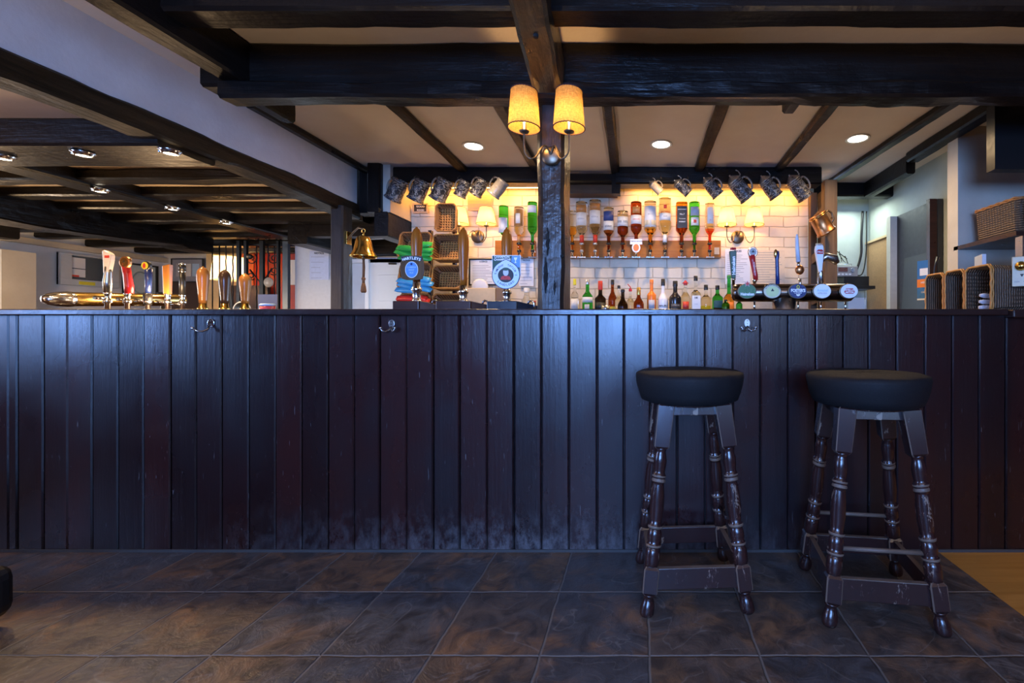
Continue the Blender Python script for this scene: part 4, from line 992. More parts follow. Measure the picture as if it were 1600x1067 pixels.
def d3(b, M, rx, ry):
    m = MB(); m.text("FOSTER'S", .0215, M @ TR(0, .002, 0), 0, .05, sxy=.84); m.text('AUSTRALIA', .0075, M @ TR(0, -.0105, 0), 0, .03); m.prism([(-.011,-.016),(.011,-.016),(.009,-.021),(.003,-.026),(-.003,-.026),(-.009,-.021)], .0008, M); m.build('lettering', WTXT, b)
    m = MB(); m.tube([(.0062*math.cos(i*math.pi/8), .0078*math.sin(i*math.pi/8)+.021, 0) for i in range(16)], .0018, 6, closed=True, M=M); m.build('emblem', CAPY, b)
def d4(b, M, rx, ry):
    MB().text('Amstel', .020, M @ TR(0, .003, 0), 0, .01).build('lettering', PBLUE, b); m = MB(); m.text('EXTRA COLD', .0075, M @ TR(0, -.011, 0), 0, .01); m.box(-.022,.022,-.0002,.0002,-.0004,.0004, 0, M @ TR(0,-.018,0)); m.build('small_lettering', INKG, b)
def d5(b, M, rx, ry):
    MB().prism([(-.027,-.004),(-.022,.006),(-.018,.014),(.018,.014),(.022,.006),(.027,-.004),(.020,-.014),(-.020,-.014)], .0006, M @ TR(0, 0, -.0006)).build('emblem', RED, b)
    m = MB(); m.text('STELLA', .0135, M @ TR(0, .005, .0004), 0, .05); m.text('ARTOIS', .0125, M @ TR(0, -.007, .0004), 0, .05); m.build('lettering', WTXT, b)
badge(1163, GREEN, d1); badge(1201, plain('cream_print', (.60,.58,.42), .4), d2, plain('dark_bronze_rim', (.05,.04,.04), .3, .8)); badge(1240, NAVY, d3); badge(1277, WTXT, d4); badge(1318, WTXT, d5)

def tap_handle(label, px, Y, ztop_py, zbase_py, build, group='beer tap handles'):
    x = (px-VX)*Y/FPX; z0 = EYE+(VY-zbase_py)*Y/FPX; z1 = EYE+(VY-ztop_py)*Y/FPX
    t = thing('beer_tap', label, 'tap handle', (x, Y, z0), group=group); build(t, z1-z0); return t
Yh = 2.44
def h1(t, H):
    n = MB(); n.lathe([(.008,-.03),(.008,.02),(.012,.022),(.012,.03)], 14); n.build('ferrule', CHROME, t)
    m = MB(); w0, w1, d0, d1_ = .011, .019, .009, .014
    m.hexa([(-w0,-d0,.03),(w0,-d0,.03),(w0,d0,.03),(-w0,d0,.03),(-w1-.004,-d1_,H-.012),(w1-.004,-d1_,H-.012),(w1-.004,d1_,H-.012),(-w1-.004,d1_,H-.012)]); m.build('grip', DGREEN, t, bevel=.004)
    for i in range(3): pass
    MB().prism(star(.017), .010, TR(-.003, -.012, H-.006) @ RX(0) @ TR(0,0,0)).build('top_star', RED, t)
    Mt = TR(-.001, -.0142, H*.52) @ RX(90+2.5) @ RZ(92); MB().text('Heineken', .026, Mt, 0, .03).build('lettering', WTXT, t)
tap_handle('green tapered tap handle with white vertical lettering, leftmost above the font', 1146, Yh, 389, 444, h1)
def h2(t, H):
    MB().lathe([(.009,-.02),(.009,.012),(.014,.016),(.012,.026)], 14).build('ferrule', CHROME, t)
    pts = [(.006,0,.022),(.004,0,.05),(-.004,0,.09),(-.010,0,.125),(-.014,0,H-.045)]; MB().tube(pts, [.013,.014,.0135,.015,.019], 14).build('grip', RED, t)
    MB().prism(ell(.027,.029,28), .014, MF(-.012, .0, H-.029)).build('head', CHROME, t, bevel=.003)
    MB().prism(ell(.018,.020,24), .001, MF(-.012, -.0148, H-.029)).build('disc', plain('grey_glass_disc', (.30,.34,.36), .2), t)
    m = MB(); m.prism([(-.010,0),(-.004,.003),(-.002,.010),(.002,.010),(.004,.003),(.010,0),(.006,-.003),(-.006,-.003)], .0008, MF(-.012, -.016, H-.029)); m.build('emblem', INK, t)
    MB().text('Strongbow', .013, TR(-.004, -.0150, H*.45) @ RX(90) @ RZ(95), 0, .03).build('lettering', plain('pink_print', (.7,.4,.35), .4), t)
tap_handle('red curved tap handle with round chrome head', 1179, Yh, 386, 444, h2)
def h3(t, H):
    MB().tube([(.004,0,-.02),(.002,0,.06),(0,0,.13),(0,0,H-.035),(.002,0,H-.012)], [.011,.0105,.010,.013,.010], 14).build('grip', NAVY, t)
    MB().ball((-.008,-.004,H-.026), .011,.010,.024).build('side_badge', GOLDBAR, t)
tap_handle('slim navy tap handle with a small gold side badge', 1214, Yh, 389, 444, h3)
def h4(t, H):
    MB().tube([(.010,0,-.02),(.006,0,.03)], .008, 12).build('stem', CHROME, t)
    MB().ball((.004,-.004,.078), .025,.018,.027).build('ball', COPPER, t)
    MB().tube([(0,0,.09),(-.002,0,.12)], [.009,.008], 12).build('collar', CHROME, t)
    MB().tube([(-.002,0,.12),(-.008,0,.20),(-.010,0,H-.02),(-.010,0,H)], [.012,.011,.009,.004], 12).build('grip', plain('frosted_pale_blue', (.55,.60,.68), .2), t)
tap_handle('pale blue slender tap handle above a copper ball', 1248, Yh, 366, 444, h4)
def h5(t, H):
    MB().tube([(.004,0,-.02),(.002,0,.06),(-.004,0,.10)], [.013,.012,.008], 12).build('stem', STEEL, t)
    m = MB(); m.hexa([(-.010,-.010,.065),(.006,-.010,.065),(.006,.010,.065),(-.010,.010,.065),(-.030,-.014,H-.035),(.014,-.014,H-.035),(.014,.014,H-.035),(-.030,.014,H-.035)])
    m.hexa([(-.030,-.014,H-.035),(.014,-.014,H-.035),(.014,.014,H-.035),(-.030,.014,H-.035),(-.027,-.011,H-.010),(.011,-.011,H-.010),(.011,.011,H-.010),(-.027,.011,H-.010)]); m.build('grip', WTXT, t, bevel=.003)
    m = MB()
    for i in range(4): m.ball((-.023+.010*i, 0, H-.006+.002*(i in (1,2))), .0035, .006, .009)
    m.build('crown', CAPS, t)
    MB().prism([(-.016,-.012),(.016,-.012),(.018,.004),(.010,.012),(-.010,.012),(-.018,.004)], .001, MF(-.008, -.0145, H-.045)).build('emblem', RED, t)
    MB().text('STELLA', .0095, MF(-.008, -.0162, H-.047), 0, .04).build('lettering', WTXT, t)
tap_handle('white tapering tap handle with red emblem and crown top', 1282, Yh, 381, 444, h5)
# tap body behind the last handle
t = thing('beer_spout', 'brushed steel tap spout sticking out behind the white handle', 'tap spout', P(1296, 402, 2.55))
MB().tube([(-.05,0,-.02),(-.02,0,.005),(.03,-.0,-.01),(.045,0,-.035)], [.016,.022,.026,.015], 16).build('body', STEEL, t)
MB().tube([(-.05,0,-.02),(-.06,0,-.12),(-.06,0,-.312)], .010, 12).build('stem', STEEL, t)

# ------------------------------------------------------------------ hand pumps
def hand_pump(label, px, Y, top, fer, base, clip=None, wood=WOODH, group='wooden beer pump handles on the counter', scale=1.0, chrome_r=8.0):
    x = (px-VX)*Y/FPX; k = Y/FPX; z0 = EYE+(VY-base)*k; H = (base-top)*k; zf = (base-fer)*k
    t = thing('beer_pump', label, 'beer pump', (x, Y, z0), group=group)
    r = 8.2*k*scale; hh = H-zf
    pr = [(r*.62, zf), (r*.66, zf+hh*.10), (r*.80, zf+hh*.35), (r*.98, zf+hh*.62), (r, zf+hh*.76), (r*.86, zf+hh*.87), (r*.5, zf+hh*.95), (r*.2, zf+hh*.975), (r*.24, zf+hh*.99), (.0001, H)]
    MB().lathe(pr, 24).build('grip', wood, t)
    c = chrome_r*k
    MB().lathe([(c*.9, 0), (c, .004), (c*.82, .010), (c*.70, zf*.25), (c*.72, zf*.5), (c*.95, zf*.56), (c*.95, zf*.68), (c*.72, zf*.74), (c*.66, zf*.98), (c*.5, zf*1.0)], 24).build('ferrule', CHROME if scale == 1 else BRASS, t)
    return t, k
Yp = 2.36
def pump_box(px0, px1, label, col):
    a, b = P(px0, 0, Yp).x, P(px1, 0, Yp).x; z = EYE+(VY-471)*Yp/FPX
    t = thing('pump_box', label, 'pump housing', ((a+b)/2, Yp, 1.099), group='dark wooden pump housings'); w = (b-a)/2
    MB().box(-w, w, -.055, .07, 0, z-1.099).build('case', col, t, bevel=.004)
    m = MB().hexa([(w,-.04,0),(w+.11,.03,0),(w+.11,.07,0),(w,.07,0),(w,-.04,z-1.101),(w+.11,.03,z-1.125),(w+.11,.07,z-1.125),(w,.07,z-1.101)]); m.build('drip_tray', col, t)
    pts = [(w+.075+.004, .0, .0), (w+.075, .0, .045), (w+.068, 0, .056), (w+.056, 0, .060), (w+.047, 0, .052), (w+.044, 0, .038)]
    MB().tube(pts, .006, 10).build('swan_neck', CHROME, t)
pump_box(622, 662, 'dark wooden pump housing below the brown clip', MAHOG); pump_box(688, 741, 'dark wooden pump housing below the pump without a clip', MAHOG); pump_box(766, 812, 'dark wooden pump housing below the green and white clip', plain('blue_black_case', (.012,.012,.018), .3))
t1, k = hand_pump('wooden hand pump behind the dark brown barrel shaped clip', 651, Yp, 354, 440, 472)
t2, k = hand_pump('tall wooden hand pump with no clip, between the two clipped pumps', 724, Yp, 355, 446, 472)
t3, k = hand_pump('wooden hand pump rising behind the green and white round clip', 792, Yp, 355, 448, 472, chrome_r=7.5)
# clips
kc = 2.29/FPX
p = P(645, 418, 2.29); c1 = thing('pump_clip', 'brown barrel shaped pump clip with pale blue oval and white lettering', 'pump clip', p, group='pump clips')
bw = [(-.052,-.058),(-.030,-.064),(.030,-.064),(.052,-.058),(.060,-.02),(.060,.02),(.052,.050),(.038,.060),(-.038,.060),(-.052,.050),(-.060,.02),(-.060,-.02)]
MB().prism(bw, .008, MF(0, .0, 0)).build('plate', timber('barrel_brown', 'z', (.09,.045,.02), (.19,.10,.045), .35, bs=.1, spec=.3), c1, bevel=.002)
MB().box(-.054, .054, -.012, -.0081, .034, .056).build('banner', INK, c1)
MB().prism(ell(.033, .042, 32), .001, MF(-.001, -.009, -.012)).build('oval_rim', WTXT, c1); MB().prism(ell(.030, .039, 32), .001, MF(-.001, -.0102, -.012)).build('oval', SKYB, c1)
m = MB(); m.arc_text('HARTLEYS', .019, .12, R(20), R(-20), MF(0, -.0125, -.074), 0, bold=.04); m.build('lettering', WTXT, c1)
m = MB(); m.text('CUMBRIA', .011, MF(-.001, -.0116, .0), 0, .02); m.text('WAY', .013, MF(-.001, -.0116, -.014), 0, .02); m.text('ALE', .012, MF(-.001, -.0116, -.028), 0, .02); m.build('oval_lettering', PBLUE, c1)
MB().ball((-.001, -.011, .016), .006, .001, .006).build('emblem', NAVY, c1)
MB().box(-.008, .008, .0, .07, -.005, .005).build('bracket', CHROME, c1)
p = P(791.5, 424, 2.29); c2 = thing('pump_clip', 'green square topped pump clip with white ring lettering and a portrait of a man', 'pump clip', p, group='pump clips')
top = .082
MB().prism([(-.073, -.022), (.073, -.022), (.073, top), (-.073, top)], .006, MF(0, .002, 0)).build('plate', WTXT, c2)
MB().prism([(-.070, -.020), (.070, -.020), (.070, top-.003), (-.070, top-.003)], .002, MF(0, -.0042, 0)).build('field', DGREEN, c2)
MB().prism([(.020, .020), (.069, .020), (.069, top-.004), (.030, top-.004)], .0006, MF(0, -.0064, 0)).build('blue_corner', SKYB, c2)
def onion(r, tip):
    o = []
    for i in range(64):
        a = math.pi/2+2*math.pi*i/64; d = abs(((a-math.pi/2+math.pi) % (2*math.pi))-math.pi); rr = r+tip*max(0, 1-d/.50)**1.3; o.append((rr*math.cos(a), rr*math.sin(a)))
    return o
MB().prism(onion(.0715, .010), .004, MF(0, -.0070, -.020)).build('ring_edge', NAVY, c2); MB().prism(onion(.0680, .010), .001, MF(0, -.0112, -.020)).build('ring', plain('pale_blue_white', (.62,.72,.80), .35), c2)
MB().prism(ell(.040, .037, 32), .0006, MF(0, -.0124, -.021)).build('portrait_ground', INK, c2)
m = MB(); m.prism(ell(.014, .019, 20), .0006, MF(0, -.0132, -.006)); m.build('face', plain('pale_portrait', (.55,.55,.62), .5), c2)
m = MB(); m.prism([(-.027,-.040),(.027,-.040),(.020,-.024),(.006,-.020),(-.010,-.020),(-.022,-.024)], .0006, MF(0, -.0136, -.004)); m.build('coat', RED, c2)
m = MB(); m.prism(ell(.018, .008, 20), .0006, MF(0, -.0138, .010)); m.build('hat', DGREEN, c2)
M2 = MF(0, -.0124, -.020)
m = MB(); m.arc_text('TIMOTHY', .0150, .0510, R(82), R(18), M2, 0, bold=.02); m.arc_text("TAYLOR'S", .0150, .0510, R(-14), R(-90), M2, 0, bold=.02); m.arc_text('LANDLORD', .0150, .0510, R(-48), R(48), M2, 0, True, .02); m.build('lettering', NAVY, c2)
m = MB(); m.text('CHAMPION', .0150, MF(-.022, -.0072, .073), 0, .03); m.text('CHAMPIONS', .0150, MF(-.020, -.0072, .059), 0, .03); m.build('top_lettering', WTXT, c2)
m = MB(); m.prism([(-.009,.0),(.009,.0),(.006,-.010),(.002,-.014),(.002,-.024),(.007,-.028),(-.007,-.028),(-.002,-.024),(-.002,-.014),(-.006,-.010)], .0008, MF(.048, -.0072, .070)); m.build('trophy', WTXT, c2)
MB().box(-.008, .008, .0, .07, -.005, .005).build('bracket', CHROME, c2)

# ------------------------------------------------------------------ left bar: gold font, taps, pumps
Ya, Yz = 2.92, 3.62
t = thing('beer_font', 'long gold beer font with a chrome nose on the far left bar', 'beer tap', (0, 0, 1.10))
a = P(112, 467.5, 3.02); b = P(289, 469, 3.62); a.z -= 1.10; b.z -= 1.10; d = (b-a); q = d.to_track_quat('Z', 'Y').to_matrix().to_4x4(); L = d.length
MB().lathe([(.046, 0), (.048, .01), (.046, L-.02), (.030, L), (.0001, L)], 28, TR(*a) @ q).build('drum', GOLDBAR, t)
MB().lathe([(.0001, -.135), (.020, -.130), (.036, -.110), (.047, -.070), (.052, -.02), (.050, 0.004), (.047, .008)], 28, TR(*a) @ q).build('nose_cap', CHROME, t)
for px, Y in ((140, 3.05), (225, 3.40)):
    p = P(px, 0, Y); MB().lathe([(.030, 0.001), (.026, .04)], 16, TR(p.x, p.y, 0)).build('column', CHROME, t)
for px, py, Y in ((155, 466, 3.03), (190, 468, 3.2), (218, 470, 3.33), (250, 472, 3.45), (275, 475, 3.55)):
    p = P(px, py, Y-.09); MB().tube([(p.x-.03, p.y, p.z-1.10+.004), (p.x, p.y, p.z-1.10), (p.x+.045, p.y+.01, p.z-1.10-.004)], [.013,.010,.008], 10).build('lever_base', CHROME, t)
def tap_left(label, px, Y, top, build):
    x = (px-VX)*Y/FPX; z0 = EYE+(VY-481)*Y/FPX; z1 = EYE+(VY-top)*Y/FPX
    t = thing('beer_tap', label, 'tap handle', (x, Y, z0), group='tap handles on the left bar')
    MB().lathe([(.014,-.02),(.014,.03),(.022,.034),(.022,.050),(.015,.056),(.015,.085),(.020,.090),(.016,.105)], 16).build('ferrule', CHROME, t); build(t, z1-z0)
YL = 2.94
def l1(t, H):
    MB().tube([(0,0,.10),(0,0,.17),(.004,0,.23),(.004,0,.27)], [.018,.022,.018,.016], 14).build('stem', STEEL, t)
    m = MB(); m.prism([(-.012,.0),(.014,.0),(.034,.09),(.036,.125),(.020,.140),(-.010,.155),(-.020,.15),(-.016,.09)], .03, MF(0, .015, H-.155)); m.build('head', plain('cream_handle_head', (.75,.60,.48), .35), t, bevel=.005)
    MB().box(.0, .030, -.017, -.0151, H-.052, H-.036).build('stripe', LABR, t)
tap_left('cream and silver figured tap handle, tallest on the gold font', 168, YL, 391, l1)
def l2(t, H):
    m = MB().tube([(.012,0,.10),(.012,0,.15),(.002,0,.22),(-.010,0,H-.05)], [.022,.023,.020,.022], 14); m.build('grip', RED, t)
    m = MB().tube([(-.010,.006,.10),(-.012,.006,.15),(-.020,.006,.22),(-.030,.006,H-.05)], [.012,.014,.013,.016], 12); m.build('grip_edge', WTXT, t)
    MB().prism(ell(.036,.040,28), .02, MF(.0, .0, H-.04)).build('head', COPPER, t, bevel=.004); MB().prism(ell(.026,.030,24), .001, MF(.0, -.0205, H-.04)).build('disc', GOLDBAR, t)
    MB().prism([(-.012,0),(-.004,.004),(-.002,.012),(.002,.012),(.004,.004),(.012,0)], .0008, MF(0, -.022, H-.04)).build('emblem', INK, t)
tap_left('red and white tap handle with a round copper head on the gold font', 199, YL+.14, 401, l2)
def l3(t, H):
    MB().tube([(0,0,.02),(0,0,.10)], [.020,.026], 14).build('socket', BLACKP, t)
    MB().tube([(0,0,.10),(.004,0,.17),(.006,0,H-.05)], [.016,.018,.022], 14).build('grip', NAVY, t)
    MB().prism(ell(.030,.032,24), .02, MF(.004, .0, H-.03)).build('head', BLACKP, t, bevel=.004); MB().prism(ell(.024,.026,24), .001, MF(.0, -.0205, H-.03)).build('disc', CAPY, t); MB().prism(ell(.010,.018,20), .001, MF(-.002, -.022, H-.03)).build('disc_centre', LABR, t)
tap_left('navy tap handle with a yellow disc head', 231, YL+.26, 409, l3)
def l4(t, H):
    m = MB(); m.hexa([(-.020,-.014,.10),(.020,-.014,.10),(.020,.014,.10),(-.020,.014,.10),(-.026,-.016,H-.012),(.026,-.016,H),(.026,.016,H),(-.026,.016,H-.012)]); m.build('grip', WOODO, t, bevel=.004)
tap_left('flat orange wooden paddle tap handle', 262, YL+.36, 413, l4)
def l5(t, H):
    MB().tube([(0,0,.10),(0,0,H-.06)], .018, 14).build('grip', BLACKP, t); MB().lathe([(.022,H-.07),(.022,H-.06)], 14).build('ring', CHROME, t); MB().tube([(0,0,H-.06),(0,0,H-.012)], .021, 14).build('head', BLACKP, t); MB().lathe([(.021,H-.012),(.014,H),(.0001,H+.002)], 14).build('cap', CHROME, t)
tap_left('black tube tap handle with chrome rings at the right end of the gold font', 285, YL+.46, 411, l5)
for px, Y, top, w, l in ((317, 3.60, 416, WOODO, 'orange wooden pump handle on the far bar, left of three'), (351, 3.85, 421, WOODB, 'dark walnut pump handle on the far bar, middle of three'), (383, 4.10, 427, WOODO, 'orange wooden pump handle on the far bar, right of three')):
    hand_pump(l, px, Y, top, 474, VY-.0855*FPX/Y, wood=w, group='pump handles on the far bar', scale=.95, chrome_r=7)

# ------------------------------------------------------------------ wicker baskets
def wicker(name, a, b):
    q = N(name); tc = q.n('ShaderNodeTexCoord'); mp = q.n('ShaderNodeMapping'); q.l(tc.outputs['Object'], mp.inputs[0])
    w1 = q.n('ShaderNodeTexWave', wave_type='BANDS', bands_direction='X'); w1.inputs['Scale'].default_value = 15; w1.inputs['Distortion'].default_value = 1.5; q.l(mp.outputs[0], w1.inputs[0])
    w2 = q.n('ShaderNodeTexWave', wave_type='BANDS', bands_direction='Z'); w2.inputs['Scale'].default_value = 24; w2.inputs['Distortion'].default_value = 2.0; q.l(mp.outputs[0], w2.inputs[0])
    w3 = q.n('ShaderNodeTexWave', wave_type='BANDS', bands_direction='Y'); w3.inputs['Scale'].default_value = 15; w3.inputs['Distortion'].default_value = 1.5; q.l(mp.outputs[0], w3.inputs[0])
    f = q.math('MULTIPLY', q.math('MAXIMUM', w1.outputs['Fac'], w3.outputs['Fac']), w2.outputs['Fac'])
    q.set(color=q.mix(f, a, b), rough=.5); q.bump(f, .9, .01); return q.mat
WK1 = wicker('golden_wicker', (.07,.025,.008), (.62,.27,.07)); WK2 = wicker('dark_wicker', (.06,.035,.02), (.34,.21,.12)); WKR = plain('cane_rim', (.55,.24,.05), .45, nscale=80, var=.35, bump=.6); WKR2 = plain('dark_cane_rim', (.38,.16,.04), .45, nscale=80, var=.4, bump=.6)
def basket(label, loc, rot, w, d, h, mat, rim, name='wicker_basket', flare=.012, group='wicker baskets'):
    """open top box, local z up through the opening"""
    t = thing(name, label, 'basket', loc, tuple(R(a) for a in rot), group=group)
    mb = MB(); th = .006
    def loop(hw, hd, z, c=.02):
        return [(hw-c, -hd, z), (hw, -hd+c, z), (hw, hd-c, z), (hw-c, hd, z), (-hw+c, hd, z), (-hw, hd-c, z), (-hw, -hd+c, z), (-hw+c, -hd, z)]
    L = [loop(w/2-flare, d/2-flare, 0), loop(w/2, d/2, h), loop(w/2-th, d/2-th, h), loop(w/2-flare-th, d/2-flare-th, th)]
    for l in L: mb.v += [Vector(p) for p in l]
    for k in range(3):
        for i in range(8):
            j = (i+1) % 8; mb.face((k*8+i, k*8+j, (k+1)*8+j, (k+1)*8+i))
    mb.face([7,6,5,4,3,2,1,0]); mb.face([24+i for i in range(8)])
    mb.build('body', mat, t)
    lp = loop(w/2, d/2, h); pts = []
    for i in range(8):
        a, b = Vector(lp[i]), Vector(lp[(i+1) % 8])
        n = max(1, int((b-a).length/.012))
        for k in range(n): pts.append(a.lerp(b, k/n))
    m = MB(); m.tube([(p.x, p.y, p.z+.002*math.sin(i*1.3)) for i, p in enumerate(pts)], .0058, 6, closed=True); m.tube([(p.x*1.01, p.y*1.01, p.z-.009+.002*math.sin(i*1.3+2)) for i, p in enumerate(pts)], .0045, 6, closed=True)
    m.build('rim', rim, t)
    # vertical stakes woven round the outside
    return t
def bk(label, x0, x1, y0, y1, Y, mat, rim, dep=.10, tilt=74):
    k = Y/FPX; ty = R(tilt); w = (x1-x0)*k; hh = (y1-y0)*k; vis = (hh-dep*math.cos(ty))/math.sin(ty)
    c = P((x0+x1)/2, (y0+y1)/2, Y); c.z += dep*math.cos(ty)/2
    return basket(label, (c.x, Y+dep*math.sin(ty), c.z-dep*math.cos(ty)), (tilt, 0, 0), w, vis, dep, mat, rim)
bk('upright wicker basket on top of the right basket stack', 680, 712, 318, 362, 3.56, WK1, WKR2, .07, 86)
bk('open wicker basket second from the top of the right stack', 675, 721, 365, 411, 3.56, WK1, WKR)
bk('open wicker basket third from the top of the right stack', 675, 721, 414, 456, 3.56, WK1, WKR)
bk('open wicker basket lowest of the right stack', 675, 721, 459, 492, 3.56, WK1, WKR)
g1 = bk('wicker basket of green sachets at the top of the left stack', 623, 671, 362, 408, 3.56, WK1, WKR2)
g2 = bk('wicker basket of blue sachets in the middle of the left stack', 623, 671, 411, 456, 3.56, WK1, WKR2)
g3 = bk('wicker basket of red sachets at the bottom of the left stack', 623, 671, 459, 492, 3.56, WK1, WKR2)
# rack the baskets hang on
t = thing('basket_rack', 'dark wooden rack holding the stacked wicker baskets', 'rack', (P(673, 0, 3.72).x, 3.72, 1.10))
for x in (-.22, .0, .20): MB().box(x-.012, x+.012, -.02, .02, 0, .72 if x >= 0 else .62).build('upright', MAHOG, t)
for z in (.10, .32, .56): MB().box(-.26, .26, -.02, .02, z, z+.02).build('rail', MAHOG, t)
SG = plain('green_foil_sachet', (.04,.40,.06), .3); SB = plain('blue_foil_sachet', (.05,.30,.55), .3); SR = plain('red_foil_sachet', (.60,.03,.02), .3)
rs = random.Random(8)
def sachet(label, px, py, Y, mat, ang, group, ln=.13):
    p = P(px, py, Y); w = .030
    prof = [(0,0),(0.012,.6),(.04,1.),(.09,1.),(.118,.6),(.13,0)]; mb = MB(); n = 12
    for i in range(n+1):
        u = i/n; x = (u-.5)*ln; th = .0015+.017*math.sin(math.pi*u)**.6; ww = w*(.75+.25*math.sin(math.pi*u))
        for a in range(10):
            t_ = 2*math.pi*a/10; mb.v.append(Vector((x, th*math.cos(t_), ww*math.sin(t_)*(1.0+.05*math.sin(u*17)))))
    for i in range(n):
        for a in range(10):
            b = (a+1) % 10; mb.face((i*10+a, (i+1)*10+a, (i+1)*10+b, i*10+b), 0, True)
    mb.face(list(range(10))[::-1]); mb.face([n*10+i for i in range(10)])
    z = []
    for s in (0, n):                                # zigzag cut ends
        x = (-.5 if s == 0 else .5)*ln; e = -.008 if s == 0 else .008; b0 = len(mb.v)
        zz = [(-.022+.011*i) for i in range(5)]
        for q in zz: mb.v.append(Vector((x, .0006, q)))
        for i in range(4):
            mb.v.append(Vector((x+e, .0006, (zz[i]+zz[i+1])/2))); mb.face((b0+i, b0+i+1, len(mb.v)-1))
    o = mb.build('condiment_sachet', mat, None, p, (R(-42), R(ang), R(rs.uniform(-8, 8)))); tag(o, label, 'sachet', group); return o
for i, (x, y, an) in enumerate([(636,388,8),(634,396,12),(638,402,2),(662,382,-4),(664,390,4),(663,397,-2),(661,403,6)]): sachet('green condiment sachet in the upper left wicker basket, '+['left side, top','left side, middle','left side, bottom','right side, top','right side, second','right side, third','right side, bottom'][i], x, y, 3.42, SG, an, 'green sachets', .155 if i < 3 else .12)
for i, (x, y, an) in enumerate([(636,440,12),(638,447,16),(634,453,4),(660,436,6),(664,442,10),(662,450,18)]): sachet('blue condiment sachet in the middle left wicker basket, '+['left side, top','left side, middle','left side, bottom','right side, top','right side, middle','right side, bottom'][i], x, y, 3.42, SB, an, 'blue sachets', .155 if i < 3 else .12)
for i, (x, y, an) in enumerate([(636,466,2),(634,471,4),(658,466,4),(662,471,-6)]): sachet('red condiment sachet in the lowest left wicker basket, '+['left side, upper','left side, lower','right side, upper','right side, lower'][i], x, y, 3.42, SR, an, 'red sachets', .15 if i < 2 else .09)

# baskets on the right end of the counter, lying on their sides
for i, (y0, y1, l) in enumerate(((2.36, 2.545, 'dark wicker basket on its side holding rolled napkins, nearest on the right'), (2.56, 2.715, 'dark wicker basket on its side, middle of the row on the right'), (2.735, 2.90, 'dark wicker basket on its side, farthest of the row on the right'))):
    basket(l, (2.04, (y0+y1)/2, 1.10+.125), (0, -90, 0), .25, y1-y0, .19, WK2, WKR, flare=.008)
for i, (a, z, wl) in enumerate(((4, .001, 'lowest of three'), (6, .031, 'middle of three'), (12, .062, 'topmost and most tilted'))):
    o = MB().lathe([(.008,-.07),(.013,-.05),(.014,.05),(.009,.07)], 14).build('rolled_napkin', plain('pale_napkin', (.65,.68,.75), .8), None, (1.935, 2.45, 1.124+z), (R(90+a*.5), R(0), R(70+6*i))); tag(o, 'pale rolled napkin in the nearest right basket, '+wl, 'napkin', 'rolled napkins')
o = MB().box(-.06, .06, -.01, .01, 0, .085).build('napkin_box', plain('white_box_card', (.6,.62,.66), .5), None, (1.99, 2.62, 1.352), (0, 0, R(70))); tag(o, 'small white box with an orange mark on top of the right baskets', 'box'); 
m = MB().prism(ell(.018, .024), .001, MF(0, -.0101, .04)).build('orange_mark', LABO, o)
t = basket('big dark wicker hamper on the shelf at the right edge', (2.30, 2.72, 1.56), (0, 0, 90), .34, .30, .20, WK2, WKR2, 'wicker_hamper', group=None)
o = MB().box(2.10, 2.9, 2.50, 3.0, 1.53, 1.555).build('wall_shelf', MAHOG); tag(o, 'dark shelf under the wicker hamper at the right edge', 'shelf')
slab('wall_pilaster', 2.10, 3.1, 2.96, 3.06, 0, ZC, CREAM)
o = thing('heater_control', 'cream wall thermostat with a round dial at the right edge', 'thermostat', (1.99, 2.335, 1.30), (0, 0, R(-38)))
MB().box(-.04, .04, -.014, .014, -.07, .085).build('case', plain('cream_plastic', (.70,.62,.42), .35), o, bevel=.003)
MB().lathe([(.024, 0), (.024, .012), (.017, .016), (.016, .026), (.0001, .026)], 24, TR(-.004, -.014, .035) @ RX(90)).build('dial', BRASS, o)
MB().prism([(-.008,.006),(.008,.006),(0,-.010)], .001, MF(0, -.0142, -.012)).build('pointer_mark', INK, o)
MB().text('min    max', .014, MF(0, -.0150, -.045), 0).build('lettering', INKG, o)
o = MB().box(0, .30, 0, .05, 0, .20).build('heater_box', STEEL, None, (2.015, 2.36, 1.30), (0, 0, R(-4))); tag(o, 'grey metal casing behind the cream thermostat', 'casing'); 
MB().box(.02, .05, .01, .04, -.20, 0).build('stand', STEEL, o)

# ------------------------------------------------------------------ signs and papers
def paper(label, x0, y0, x1, y1, Y, mat, lines=0, frame=None, name='paper_notice', cat='notice', head=None, ink=INKG, group=None, hs=.02, cut=1):
    a, b = P(x0, y1, Y), P(x1, y0, Y); w, h = b.x-a.x, b.z-a.z
    t = thing(name, label, cat, ((a.x+b.x)/2, Y, (a.z+b.z)/2), group=group)
    fw = .012 if frame else 0
    MB().box(-w/2+fw, w/2-fw, -.003, -.001, -h/2+fw, h/2-fw).build('sheet', mat, t)
    if frame:
        m = MB(); m.box(-w/2, w/2, -.010, .0, h/2-fw, h/2); m.box(-w/2, w/2, -.010, .0, -h/2, -h/2+fw); m.box(-w/2, -w/2+fw, -.010, .0, -h/2+fw, h/2-fw); m.box(w/2-fw, w/2, -.010, .0, -h/2+fw, h/2-fw); m.build('frame', frame, t)
    if lines:
        m = MB(); r2 = random.Random(int(x0)); top = h/2-fw-.02-(hs*1.6 if head else 0)
        for i in range(lines):
            z = top-(h-2*fw-.04-(hs*1.6 if head else 0))*i/max(1, lines-1); ww = (w-2*fw)*.42
            m.box(-ww, -ww+2*ww*r2.uniform(.55, 1), -.0036, -.003, z-.0014, z+.0014)
        m.build('print_lines', ink, t)
    if head:
        MB().text(head, hs, MF(0, -.0042, h/2-fw-hs*.9), 0, .03).build('heading', INK, t)
    return t
